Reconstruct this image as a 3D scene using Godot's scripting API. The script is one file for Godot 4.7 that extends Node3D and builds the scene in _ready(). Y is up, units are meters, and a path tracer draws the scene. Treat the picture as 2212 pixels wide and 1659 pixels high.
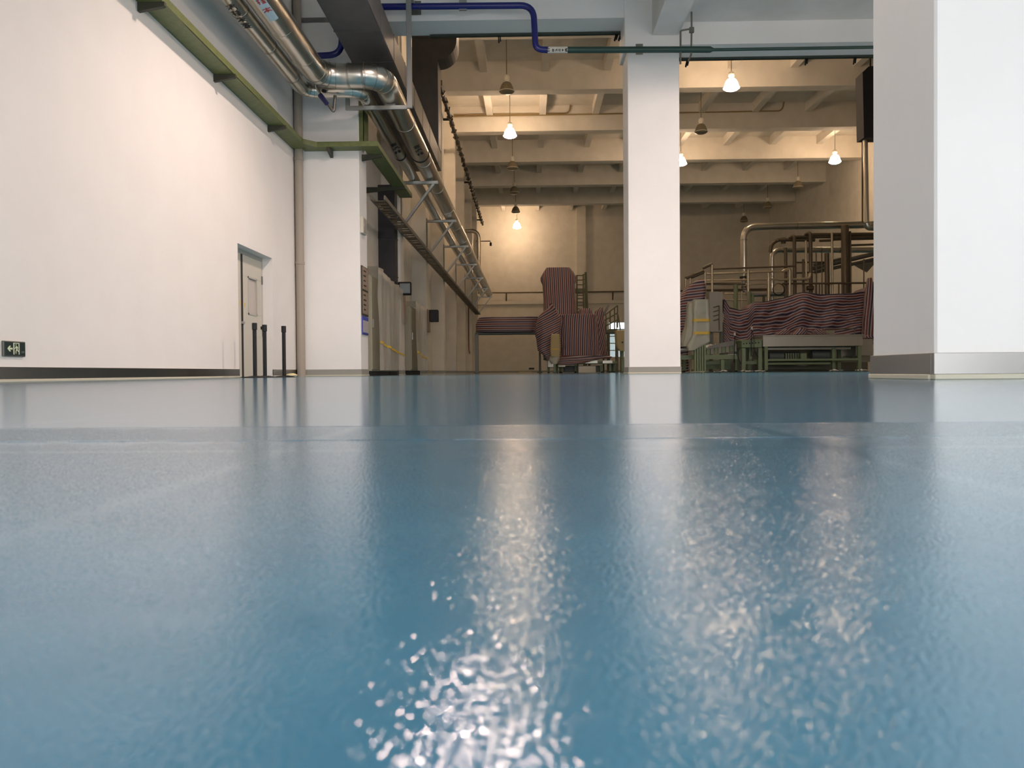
extends Node3D
# An industrial hall seen from a phone laid on a freshly coated blue floor. Metres, y up, the camera looks along -z.
# Depth below means distance in front of the camera plane (z = -depth).

const FOCAL := 1720.0
const MID := Vector2(1106.0, 829.5)
const EYE := Vector3(0.0, 0.058, 0.0)
var view := Basis()
var mats := {}
var taken := {}
var origin_of := {}
var rng := RandomNumberGenerator.new()
var folds := FastNoiseLite.new()

# ---------------------------------------------------------------- mesh building
class Shape:
	var v := PackedVector3Array()
	var n := PackedVector3Array()
	var t := PackedVector2Array()

	func corner(a: Vector3, an: Vector3, at: Vector2) -> void:
		v.append(a)
		n.append(an)
		t.append(at)

	func tri(a: Vector3, b: Vector3, c: Vector3, na: Vector3, nb: Vector3, nc: Vector3, ta := Vector2.ZERO, tb := Vector2.ZERO, tc := Vector2.ZERO) -> void:
		if (c - a).cross(b - a).dot(na + nb + nc) >= 0.0:
			corner(a, na, ta)
			corner(b, nb, tb)
			corner(c, nc, tc)
		else:
			corner(a, na, ta)
			corner(c, nc, tc)
			corner(b, nb, tb)

	func face(p: Array, out: Vector3) -> void:
		var nn: Vector3 = (p[1] - p[0]).cross(p[2] - p[0]).normalized()
		if nn.dot(out) < 0.0:
			nn = -nn
		for i in range(1, p.size() - 1):
			tri(p[0], p[i], p[i + 1], nn, nn, nn)

	func quad_uv(p: Array, uv: Array, out: Vector3) -> void:
		for k in [[0, 1, 2], [0, 2, 3]]:
			tri(p[k[0]], p[k[1]], p[k[2]], out, out, out, uv[k[0]], uv[k[1]], uv[k[2]])

	func box(c: Vector3, s: Vector3, e := 0.0, b := Basis()) -> Shape:
		var h := s / 2.0
		e = minf(e, minf(h.x, minf(h.y, h.z)) * 0.8)
		var vx := {}
		var vy := {}
		var vz := {}
		for sx in [-1, 1]:
			for sy in [-1, 1]:
				for sz in [-1, 1]:
					var k := Vector3i(sx, sy, sz)
					vx[k] = c + b * Vector3(sx * h.x, sy * (h.y - e), sz * (h.z - e))
					vy[k] = c + b * Vector3(sx * (h.x - e), sy * h.y, sz * (h.z - e))
					vz[k] = c + b * Vector3(sx * (h.x - e), sy * (h.y - e), sz * h.z)
		for s1 in [-1, 1]:
			face([vx[Vector3i(s1, -1, -1)], vx[Vector3i(s1, 1, -1)], vx[Vector3i(s1, 1, 1)], vx[Vector3i(s1, -1, 1)]], b.x * s1)
			face([vy[Vector3i(-1, s1, -1)], vy[Vector3i(1, s1, -1)], vy[Vector3i(1, s1, 1)], vy[Vector3i(-1, s1, 1)]], b.y * s1)
			face([vz[Vector3i(-1, -1, s1)], vz[Vector3i(1, -1, s1)], vz[Vector3i(1, 1, s1)], vz[Vector3i(-1, 1, s1)]], b.z * s1)
			if e > 0.0:
				for s2 in [-1, 1]:
					face([vx[Vector3i(s1, s2, -1)], vx[Vector3i(s1, s2, 1)], vy[Vector3i(s1, s2, 1)], vy[Vector3i(s1, s2, -1)]], b.x * s1 + b.y * s2)
					face([vy[Vector3i(-1, s1, s2)], vy[Vector3i(1, s1, s2)], vz[Vector3i(1, s1, s2)], vz[Vector3i(-1, s1, s2)]], b.y * s1 + b.z * s2)
					face([vx[Vector3i(s1, -1, s2)], vx[Vector3i(s1, 1, s2)], vz[Vector3i(s1, 1, s2)], vz[Vector3i(s1, -1, s2)]], b.x * s1 + b.z * s2)
					for s3 in [-1, 1]:
						var k := Vector3i(s1, s2, s3)
						face([vx[k], vy[k], vz[k]], b.x * s1 + b.y * s2 + b.z * s3)
		return self

	# a box between two opposite corners
	func span(a: Vector3, b: Vector3, e := 0.0) -> Shape:
		return box((a + b) / 2.0, (b - a).abs(), e)

	# a straight bar of rectangular section from a to b
	func bar(a: Vector3, b: Vector3, w: float, h: float, e := 0.0) -> Shape:
		var d := (b - a)
		var z := d.normalized()
		var up := Vector3.UP if absf(z.y) < 0.95 else Vector3.RIGHT
		var x := up.cross(z).normalized()
		return box((a + b) / 2.0, Vector3(w, h, d.length()), e, Basis(x, z.cross(x), z))

	func tube(p: Array, r: float, sides := 12, caps := true, r_end := -1.0) -> Shape:
		var rings := []
		var norms := []
		var at := [0.0]
		var side := Vector3.ZERO
		for i in p.size():
			var d: Vector3 = (p[mini(i + 1, p.size() - 1)] - p[maxi(i - 1, 0)]).normalized()
			if i == 0:
				side = d.cross(Vector3.UP if absf(d.y) < 0.9 else Vector3.RIGHT).normalized()
			else:
				side = (side - d * side.dot(d)).normalized()
				at.append(at[i - 1] + p[i].distance_to(p[i - 1]))
			var other := d.cross(side)
			var rr := r if r_end < 0.0 else lerpf(r, r_end, float(i) / (p.size() - 1))
			var ring := PackedVector3Array()
			var nn := PackedVector3Array()
			for k in sides + 1:
				var a := TAU * k / sides
				var o := side * cos(a) + other * sin(a)
				nn.append(o)
				ring.append(p[i] + o * rr)
			rings.append(ring)
			norms.append(nn)
		for i in p.size() - 1:
			for k in sides:
				var u0 := Vector2(float(k) / sides, at[i])
				var u1 := Vector2(float(k + 1) / sides, at[i])
				var u2 := Vector2(float(k + 1) / sides, at[i + 1])
				var u3 := Vector2(float(k) / sides, at[i + 1])
				tri(rings[i][k], rings[i][k + 1], rings[i + 1][k + 1], norms[i][k], norms[i][k + 1], norms[i + 1][k + 1], u0, u1, u2)
				tri(rings[i][k], rings[i + 1][k + 1], rings[i + 1][k], norms[i][k], norms[i + 1][k + 1], norms[i + 1][k], u0, u2, u3)
		if caps:
			for e in [0, p.size() - 1]:
				var out: Vector3 = (p[0] - p[1]) if e == 0 else (p[e] - p[e - 1])
				for k in sides:
					face([p[e], rings[e][k], rings[e][k + 1]], out)
		return self

	# profile: Vector2(radius, height) from bottom to top or back
	func lathe(base: Vector3, prof: Array, sides := 24, smooth := true, b := Basis()) -> Shape:
		var pn := []
		for i in prof.size():
			var d: Vector2 = prof[mini(i + 1, prof.size() - 1)] - prof[maxi(i - 1, 0)]
			pn.append(Vector2(d.y, -d.x).normalized())
		for i in prof.size() - 1:
			var n0: Vector2 = pn[i]
			var n1: Vector2 = pn[i + 1]
			if not smooth:
				var d: Vector2 = prof[i + 1] - prof[i]
				n0 = Vector2(d.y, -d.x).normalized()
				n1 = n0
			for k in sides:
				var a0 := TAU * k / sides
				var a1 := TAU * (k + 1) / sides
				var e0 := Vector3(cos(a0), 0, sin(a0))
				var e1 := Vector3(cos(a1), 0, sin(a1))
				var q := [prof[i].x * e0 + Vector3.UP * prof[i].y, prof[i].x * e1 + Vector3.UP * prof[i].y, prof[i + 1].x * e1 + Vector3.UP * prof[i + 1].y, prof[i + 1].x * e0 + Vector3.UP * prof[i + 1].y]
				var m := [n0.x * e0 + Vector3.UP * n0.y, n0.x * e1 + Vector3.UP * n0.y, n1.x * e1 + Vector3.UP * n1.y, n1.x * e0 + Vector3.UP * n1.y]
				for j in 4:
					q[j] = base + b * q[j]
					m[j] = b * m[j]
				if prof[i].x > 0.0001:
					tri(q[0], q[1], q[2], m[0], m[1], m[2])
				if prof[i + 1].x > 0.0001:
					tri(q[0], q[2], q[3], m[0], m[2], m[3])
		return self

	# a flat outline (Vector2 points along u and w) given depth along d
	func prism(o: Vector3, u: Vector3, w: Vector3, d: Vector3, poly: PackedVector2Array) -> Shape:
		var ids := Geometry2D.triangulate_polygon(poly)
		var at := func(q: Vector2, far: bool) -> Vector3: return o + u * q.x + w * q.y + (d if far else Vector3.ZERO)
		for i in range(0, ids.size(), 3):
			face([at.call(poly[ids[i]], false), at.call(poly[ids[i + 1]], false), at.call(poly[ids[i + 2]], false)], -d)
			face([at.call(poly[ids[i]], true), at.call(poly[ids[i + 1]], true), at.call(poly[ids[i + 2]], true)], d)
		var turn := 0.0
		for i in poly.size():
			var j := (i + 1) % poly.size()
			turn += poly[i].x * poly[j].y - poly[j].x * poly[i].y
		for i in poly.size():
			var p0 := poly[i]
			var p1 := poly[(i + 1) % poly.size()]
			var out := Vector2(p1.y - p0.y, p0.x - p1.x) * signf(turn)
			face([at.call(p0, false), at.call(p1, false), at.call(p1, true), at.call(p0, true)], u * out.x + w * out.y)
		return self

	# rows of points with smooth normals; uv rows alike
	func sheet(rows: Array, uv: Array, ring := false) -> Shape:
		var nr := rows.size()
		var nc: int = rows[0].size()
		var nn := []
		for i in nr:
			var line := PackedVector3Array()
			for j in nc:
				var jp := j + 1
				var jm := j - 1
				if ring:
					jp = 1 if jp >= nc else jp
					jm = nc - 2 if jm < 0 else jm
				else:
					jp = mini(jp, nc - 1)
					jm = maxi(jm, 0)
				var du: Vector3 = rows[i][jp] - rows[i][jm]
				var dv: Vector3 = rows[mini(i + 1, nr - 1)][j] - rows[maxi(i - 1, 0)][j]
				line.append(du.cross(dv).normalized())
			nn.append(line)
		for i in nr - 1:
			for j in nc - 1:
				tri(rows[i][j], rows[i][j + 1], rows[i + 1][j + 1], nn[i][j], nn[i][j + 1], nn[i + 1][j + 1], uv[i][j], uv[i][j + 1], uv[i + 1][j + 1])
				tri(rows[i][j], rows[i + 1][j + 1], rows[i + 1][j], nn[i][j], nn[i + 1][j + 1], nn[i + 1][j], uv[i][j], uv[i + 1][j + 1], uv[i + 1][j])
		return self

	func low() -> Vector3:
		var lo := v[0]
		var hi := v[0]
		for p in v:
			lo = lo.min(p)
			hi = hi.max(p)
		return Vector3((lo.x + hi.x) / 2.0, lo.y, (lo.z + hi.z) / 2.0)

	func mesh(at := Vector3.ZERO) -> ArrayMesh:
		var moved := v.duplicate()
		for i in moved.size():
			moved[i] -= at
		var a := []
		a.resize(Mesh.ARRAY_MAX)
		a[Mesh.ARRAY_VERTEX] = moved
		a[Mesh.ARRAY_NORMAL] = n
		a[Mesh.ARRAY_TEX_UV] = t
		var m := ArrayMesh.new()
		m.add_surface_from_arrays(Mesh.PRIMITIVE_TRIANGLES, a)
		return m

func sh() -> Shape:
	return Shape.new()

# the point of the hall that lies at this place of the survey photograph, at this depth
func at(px: float, py: float, depth: float) -> Vector3:
	var r := view * Vector3((px - MID.x) / FOCAL, (MID.y - py) / FOCAL, -1.0)
	return EYE + r * (depth / -r.z)

func v3(x: float, y: float, depth: float) -> Vector3:
	return Vector3(x, y, -depth)

# rounds the corners of a run
func bend(p: Array, r: float, steps := 6) -> Array:
	var out := [p[0]]
	for i in range(1, p.size() - 1):
		var a: Vector3 = (p[i - 1] - p[i])
		var b: Vector3 = (p[i + 1] - p[i])
		var k := minf(r, minf(a.length(), b.length()) * 0.48)
		var s: Vector3 = p[i] + a.normalized() * k
		var e: Vector3 = p[i] + b.normalized() * k
		for j in steps + 1:
			var q := float(j) / steps
			out.append(s.lerp(p[i], q).lerp(p[i].lerp(e, q), q))
	out.append(p[-1])
	return out

# ---------------------------------------------------------------- objects
func numbered(called: String) -> String:
	if not taken.has(called):
		taken[called] = 0
		return called
	taken[called] += 1
	return "%s_%03d" % [called, taken[called]]

func thing(called: String, label: String, category: String, base: Vector3, group := "") -> Node3D:
	var o := Node3D.new()
	o.name = numbered(called)
	add_child(o)
	o.position = base
	origin_of[o] = base
	o.set_meta("label", label)
	o.set_meta("category", category)
	if group:
		o.set_meta("group", group)
	return o

func part(called: String, s: Shape, m: Material, parent: Node3D, label := "") -> MeshInstance3D:
	var o := MeshInstance3D.new()
	o.name = called
	var base: Vector3 = origin_of[parent]
	o.mesh = s.mesh(base)
	o.material_override = null
	o.mesh.surface_set_material(0, m)
	parent.add_child(o, true)
	origin_of[o] = base
	if label:
		o.set_meta("label", label)
	return o

func solo(called: String, s: Shape, m: Material, label: String, category: String, group := "") -> MeshInstance3D:
	var o := MeshInstance3D.new()
	o.name = numbered(called)
	var base := s.low()
	o.mesh = s.mesh(base)
	o.mesh.surface_set_material(0, m)
	o.position = base
	add_child(o)
	origin_of[o] = base
	o.set_meta("label", label)
	o.set_meta("category", category)
	if group:
		o.set_meta("group", group)
	return o

func struct(called: String, s: Shape, m: Material) -> MeshInstance3D:
	var o := MeshInstance3D.new()
	o.name = numbered(called)
	o.mesh = s.mesh()
	o.mesh.surface_set_material(0, m)
	add_child(o)
	origin_of[o] = Vector3.ZERO
	o.set_meta("kind", "structure")
	return o

func copy(o: Node3D, to: Vector3, label: String) -> Node3D:
	var c: Node3D = o.duplicate()
	c.name = numbered(String(o.name).rstrip("_0123456789"))
	add_child(c)
	c.position = to
	c.set_meta("label", label)
	return c

# ---------------------------------------------------------------- materials
func paint(called: String, color: Color, rough := 0.6, metal := 0.0) -> StandardMaterial3D:
	var m := StandardMaterial3D.new()
	m.resource_name = called
	m.albedo_color = color
	m.roughness = rough
	m.metallic = metal
	mats[called] = m
	return m

func rgb(r: int, g: int, b: int, a := 1.0) -> Color:
	return Color(r / 255.0, g / 255.0, b / 255.0, a)

func mottled(freq: float, dark: Color, light: Color, seed_: int, octaves := 4, size := 512) -> NoiseTexture2D:
	var f := FastNoiseLite.new()
	f.seed = seed_
	f.noise_type = FastNoiseLite.TYPE_SIMPLEX_SMOOTH
	f.frequency = freq
	f.fractal_octaves = octaves
	var g := Gradient.new()
	g.set_color(0, dark)
	g.set_color(1, light)
	var t := NoiseTexture2D.new()
	t.width = size
	t.height = size
	t.seamless = true
	t.noise = f
	t.color_ramp = g
	return t

func wear(m: StandardMaterial3D, tex: Texture2D, metres: float) -> void:
	m.albedo_texture = tex
	m.uv1_triplanar = true
	m.uv1_world_triplanar = true
	m.uv1_scale = Vector3.ONE / metres

func relief(freq: float, seed_: int, size := 512, strength := 4.0, octaves := 3) -> ImageTexture:
	var f := FastNoiseLite.new()
	f.seed = seed_
	f.noise_type = FastNoiseLite.TYPE_SIMPLEX_SMOOTH
	f.frequency = freq
	f.fractal_octaves = octaves
	f.fractal_gain = 0.45
	var im := f.get_seamless_image(size, size)
	im.bump_map_to_normal_map(strength)
	return ImageTexture.create_from_image(im)

func make_materials() -> void:
	var w := paint("wall_paint", rgb(232, 228, 222), 0.75)
	wear(w, mottled(0.006, Color(0.985, 0.983, 0.98), Color(1, 1, 1), 3), 3.0)
	var w2 := paint("hall_paint", rgb(226, 220, 208), 0.8)
	wear(w2, mottled(0.008, Color(0.95, 0.945, 0.935), Color(1, 1, 1), 8), 4.0)
	var c := paint("ceiling_paint", rgb(224, 222, 217), 0.85)
	wear(c, mottled(0.006, Color(0.93, 0.93, 0.92), Color(1, 1, 1), 5), 4.0)
	var col := paint("column_paint", rgb(236, 234, 230), 0.6)
	wear(col, mottled(0.006, Color(0.985, 0.985, 0.982), Color(1, 1, 1), 6), 3.0)
	# blue resin floor with orange-peel relief, wet-looking clear coat
	var bumps := relief(FLOOR_FREQ, 21, 2048, FLOOR_BUMP, 2)
	for k in ["floor_coat", "floor_lap", "floor_far"]:
		var f := paint(k, rgb(71, 127, 154), 0.06 if k != "floor_far" else 0.11)
		f.albedo_texture = mottled(0.01, Color(0.93, 0.94, 0.95), Color(1, 1, 1), 11)
		f.normal_enabled = true
		f.normal_texture = bumps
		f.normal_scale = {"floor_coat": 0.25, "floor_lap": 0.36, "floor_far": 0.08}[k]
		f.metallic_specular = 0.5
		f.clearcoat_enabled = false
	paint("skirting_steel", rgb(150, 148, 144), 0.25, 1.0)
	paint("cream_strip", rgb(196, 192, 172), 0.6)
	paint("grey_skirting", rgb(150, 148, 138), 0.6)
	var g := paint("tray_green", rgb(112, 120, 72), 0.5)
	wear(g, mottled(0.02, Color(0.85, 0.85, 0.8), Color(1, 1, 1), 14), 1.5)
	paint("bracket_dark", rgb(60, 60, 46), 0.6)
	var cl := paint("cladding", rgb(205, 200, 188), 0.28, 1.0)
	cl.normal_enabled = true
	cl.normal_texture = relief(0.012, 33, 256, 2.0, 2)
	cl.normal_scale = 0.35
	cl.uv1_triplanar = true
	cl.uv1_world_triplanar = true
	cl.uv1_scale = Vector3.ONE / 1.2
	paint("cladding_band", rgb(168, 164, 154), 0.35, 1.0)
	paint("steel", rgb(176, 176, 172), 0.35, 0.9)
	paint("steel_dull", rgb(120, 118, 110), 0.5, 0.8)
	var d := paint("duct_grey", rgb(88, 84, 82), 0.5)
	wear(d, mottled(0.01, Color(0.88, 0.88, 0.88), Color(1, 1, 1), 17), 2.0)
	paint("duct_black", rgb(44, 42, 46), 0.6)
	paint("pipe_blue", rgb(34, 38, 110), 0.25)
	paint("pipe_green", rgb(40, 66, 56), 0.4)
	paint("label_white", rgb(214, 210, 196), 0.5)
	paint("label_blue", rgb(170, 196, 206), 0.5)
	paint("print_black", rgb(34, 32, 30), 0.6)
	paint("print_red", rgb(176, 58, 50), 0.6)
	paint("rail_green", rgb(44, 54, 44), 0.5)
	paint("black_iron", rgb(26, 25, 22), 0.6)
	paint("downpipe", rgb(160, 150, 136), 0.6)
	paint("door_grey", rgb(196, 192, 178), 0.5)
	paint("door_frame", rgb(176, 174, 164), 0.5)
	paint("dark_gap", rgb(40, 36, 32), 0.8)
	paint("paper", rgb(226, 216, 206), 0.7)
	paint("tape_yellow", rgb(222, 186, 66), 0.4)
	paint("post_black", rgb(14, 14, 15), 0.6)
	paint("rag", rgb(206, 196, 150), 0.9)
	paint("board_brown", rgb(150, 132, 116), 0.4)
	paint("board_blue", rgb(66, 74, 160), 0.5)
	paint("board_grey", rgb(178, 174, 178), 0.4)
	paint("sign_green", rgb(28, 44, 40), 0.35)
	paint("sign_glow", rgb(206, 214, 180), 0.5)
	paint("sign_grey", rgb(112, 120, 116), 0.5)
	paint("lamp_glass", rgb(132, 122, 100), 0.35)
	paint("lamp_cap", rgb(226, 220, 204), 0.4)
	paint("rod", rgb(120, 108, 84), 0.5)
	paint("cabinet_olive", rgb(150, 146, 126), 0.5)
	paint("cabinet_grey", rgb(158, 154, 142), 0.5)
	paint("machine_green", rgb(128, 142, 106), 0.5)
	paint("ladder_olive", rgb(100, 100, 74), 0.5)
	paint("motor_grey", rgb(96, 102, 98), 0.5)
	paint("rubber", rgb(18, 18, 18), 0.7)
	paint("stainless", rgb(196, 192, 180), 0.38, 0.75)
	paint("pipe_brown", rgb(104, 92, 74), 0.45, 0.5)
	paint("pipe_pale", rgb(196, 184, 158), 0.35, 0.7)
	paint("screen_grey", rgb(128, 136, 138), 0.3)
	paint("wrap_board", rgb(186, 168, 122), 0.6)
	paint("box_cream", rgb(206, 200, 184), 0.6)
	paint("hose_red", rgb(126, 60, 52), 0.6)
	paint("white_scrap", rgb(226, 230, 228), 0.8)
	paint("oak", rgb(216, 200, 156), 0.6)
	paint("valve_blue", rgb(44, 42, 84), 0.4)
	paint("conduit", rgb(150, 128, 84), 0.5)
	var film := paint("plastic_film", rgb(216, 212, 198, 0.5), 0.28)
	film.transparency = BaseMaterial3D.TRANSPARENCY_ALPHA
	var film2 := paint("plastic_film_thick", rgb(206, 206, 186, 0.68), 0.32)
	film2.transparency = BaseMaterial3D.TRANSPARENCY_ALPHA
	var pane := paint("window_pane", rgb(225, 240, 240, 0.1), 0.05)
	pane.transparency = BaseMaterial3D.TRANSPARENCY_ALPHA
	var teal := paint("teal_pane", rgb(96, 190, 184, 0.62), 0.3)
	teal.transparency = BaseMaterial3D.TRANSPARENCY_ALPHA
	var dg := paint("door_pane", rgb(226, 216, 206, 0.6), 0.3)
	dg.transparency = BaseMaterial3D.TRANSPARENCY_ALPHA
	# woven red, blue and white striped sheeting; the repeat is 19 cm
	var im := Image.create(16, 128, false, Image.FORMAT_RGB8)
	var stripes := [[0, 38, rgb(56, 52, 72)], [38, 64, rgb(176, 156, 156)], [64, 102, rgb(112, 58, 50)], [102, 128, rgb(176, 156, 156)]]
	for s in stripes:
		im.fill_rect(Rect2i(0, s[0], 16, s[1] - s[0]), s[2])
	var tx := ImageTexture.create_from_image(im)
	for k in ["tarp"]:
		var tp := paint(k, Color.WHITE, 0.55)
		tp.albedo_texture = tx
		tp.uv1_scale = Vector3(1.0, 1.0 / 0.19, 1.0)
		tp.normal_enabled = true
		tp.normal_texture = relief(0.03, 41, 256, 2.0, 2)
		tp.normal_scale = 0.2
	for k in ["lamp_warm", "lamp_cool"]:
		var lm := paint(k, rgb(255, 244, 226), 0.4)
		lm.emission_enabled = true
		lm.emission = LAMP_WARM if k == "lamp_warm" else LAMP_COOL
		lm.emission_energy_multiplier = LAMP_GLOW if k == "lamp_warm" else NEAR_GLOW
	paint("reflector", rgb(190, 188, 182), 0.4, 0.8)

# ---------------------------------------------------------------- light, camera
const SUN_SKY := 1.6
const DAY := Color(0.985, 0.985, 1.0)
const LAMP_WARM := Color(1.0, 0.86, 0.72)
const LAMP_COOL := Color(1.0, 0.895, 0.845)
const LAMP_GLOW := 66.0
const NEAR_GLOW := 240.0
const LAMP_ENERGY := 0.6
const NEAR_ENERGY := 17.5
const WINDOW_ENERGY := 7.0
const FLOOR_FREQ := 0.1
const FLOOR_BUMP := 3.0
const FLOOR_TILE := 0.41

func set_view() -> void:
	view = Basis(Vector3.UP, atan(34.0 / FOCAL)) * Basis(Vector3.RIGHT, -atan(26.0 / FOCAL)) * Basis(Vector3.BACK, -0.008)
	var cam := Camera3D.new()
	cam.name = "camera"
	cam.transform = Transform3D(view, EYE)
	var lens := CameraAttributesPhysical.new()
	lens.frustum_focal_length = 12.0 / (MID.y / FOCAL)
	lens.frustum_focus_distance = 9.0
	lens.exposure_aperture = lens.frustum_focal_length / 1.4
	lens.frustum_near = 0.02
	lens.frustum_far = 200.0
	cam.attributes = lens
	cam.fov = rad_to_deg(2.0 * atan(MID.y / FOCAL))
	cam.near = 0.02
	cam.far = 200.0
	cam.current = true
	add_child(cam)
	var e := Environment.new()
	e.tonemap_mode = Environment.TONE_MAPPER_LINEAR
	e.tonemap_exposure = 1.36
	e.sdfgi_enabled = true
	e.ssao_enabled = true
	e.ssil_enabled = true
	e.background_mode = Environment.BG_SKY
	var sky := ProceduralSkyMaterial.new()
	sky.sky_top_color = rgb(214, 226, 238)
	sky.sky_horizon_color = rgb(228, 234, 238)
	sky.ground_horizon_color = rgb(180, 184, 180)
	sky.ground_bottom_color = rgb(140, 142, 138)
	sky.sky_energy_multiplier = SUN_SKY
	sky.ground_energy_multiplier = SUN_SKY * 0.4
	e.sky = Sky.new()
	e.sky.sky_material = sky
	var w := WorldEnvironment.new()
	w.name = "environment"
	w.environment = e
	add_child(w)

# soft daylight that enters through a window opening, as large as the opening
func daylight(center: Vector3, size: Vector2, towards: Vector3, energy: float) -> void:
	var l := AreaLight3D.new()
	l.name = numbered("window_daylight")
	l.area_size = size
	l.light_color = DAY
	l.light_energy = energy
	l.area_range = 90.0
	l.area_attenuation = 2.0
	l.shadow_enabled = true
	add_child(l)
	l.position = center
	l.look_at_from_position(center, center + towards, Vector3.UP)

const WL := -4.7      # left wall of the near hall
const PIER := -3.4    # face of the piers along the far hall's left wall
const FWL := -3.9     # far hall's left wall
const FWR := 18.2     # far hall's right wall
const LINE := 16.2    # depth of the column line between the halls
const BAY := 5.5
const BACK := 60.2

func skirt(called: String, runs: Array, top: String) -> void:
	# runs: [from, to, outward]; a metal (or painted) skirting over a cream strip
	var root: MeshInstance3D = null
	var s := sh()
	var c := sh()
	for r in runs:
		var a: Vector3 = r[0]
		var b: Vector3 = r[1]
		var out: Vector3 = r[2]
		var t: float = r[3] if r.size() > 3 else 0.012
		s.span(a + Vector3(0, 0.028, 0) - out * 0.02, b + Vector3(0, 0.14, 0) + out * t, 0.002)
		c.span(a - out * 0.02, b + Vector3(0, 0.028, 0) + out * (t + 0.012), 0.004)
	root = struct(called, s, mats[top])
	part("cream_strip", c, mats.cream_strip, root)

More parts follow.
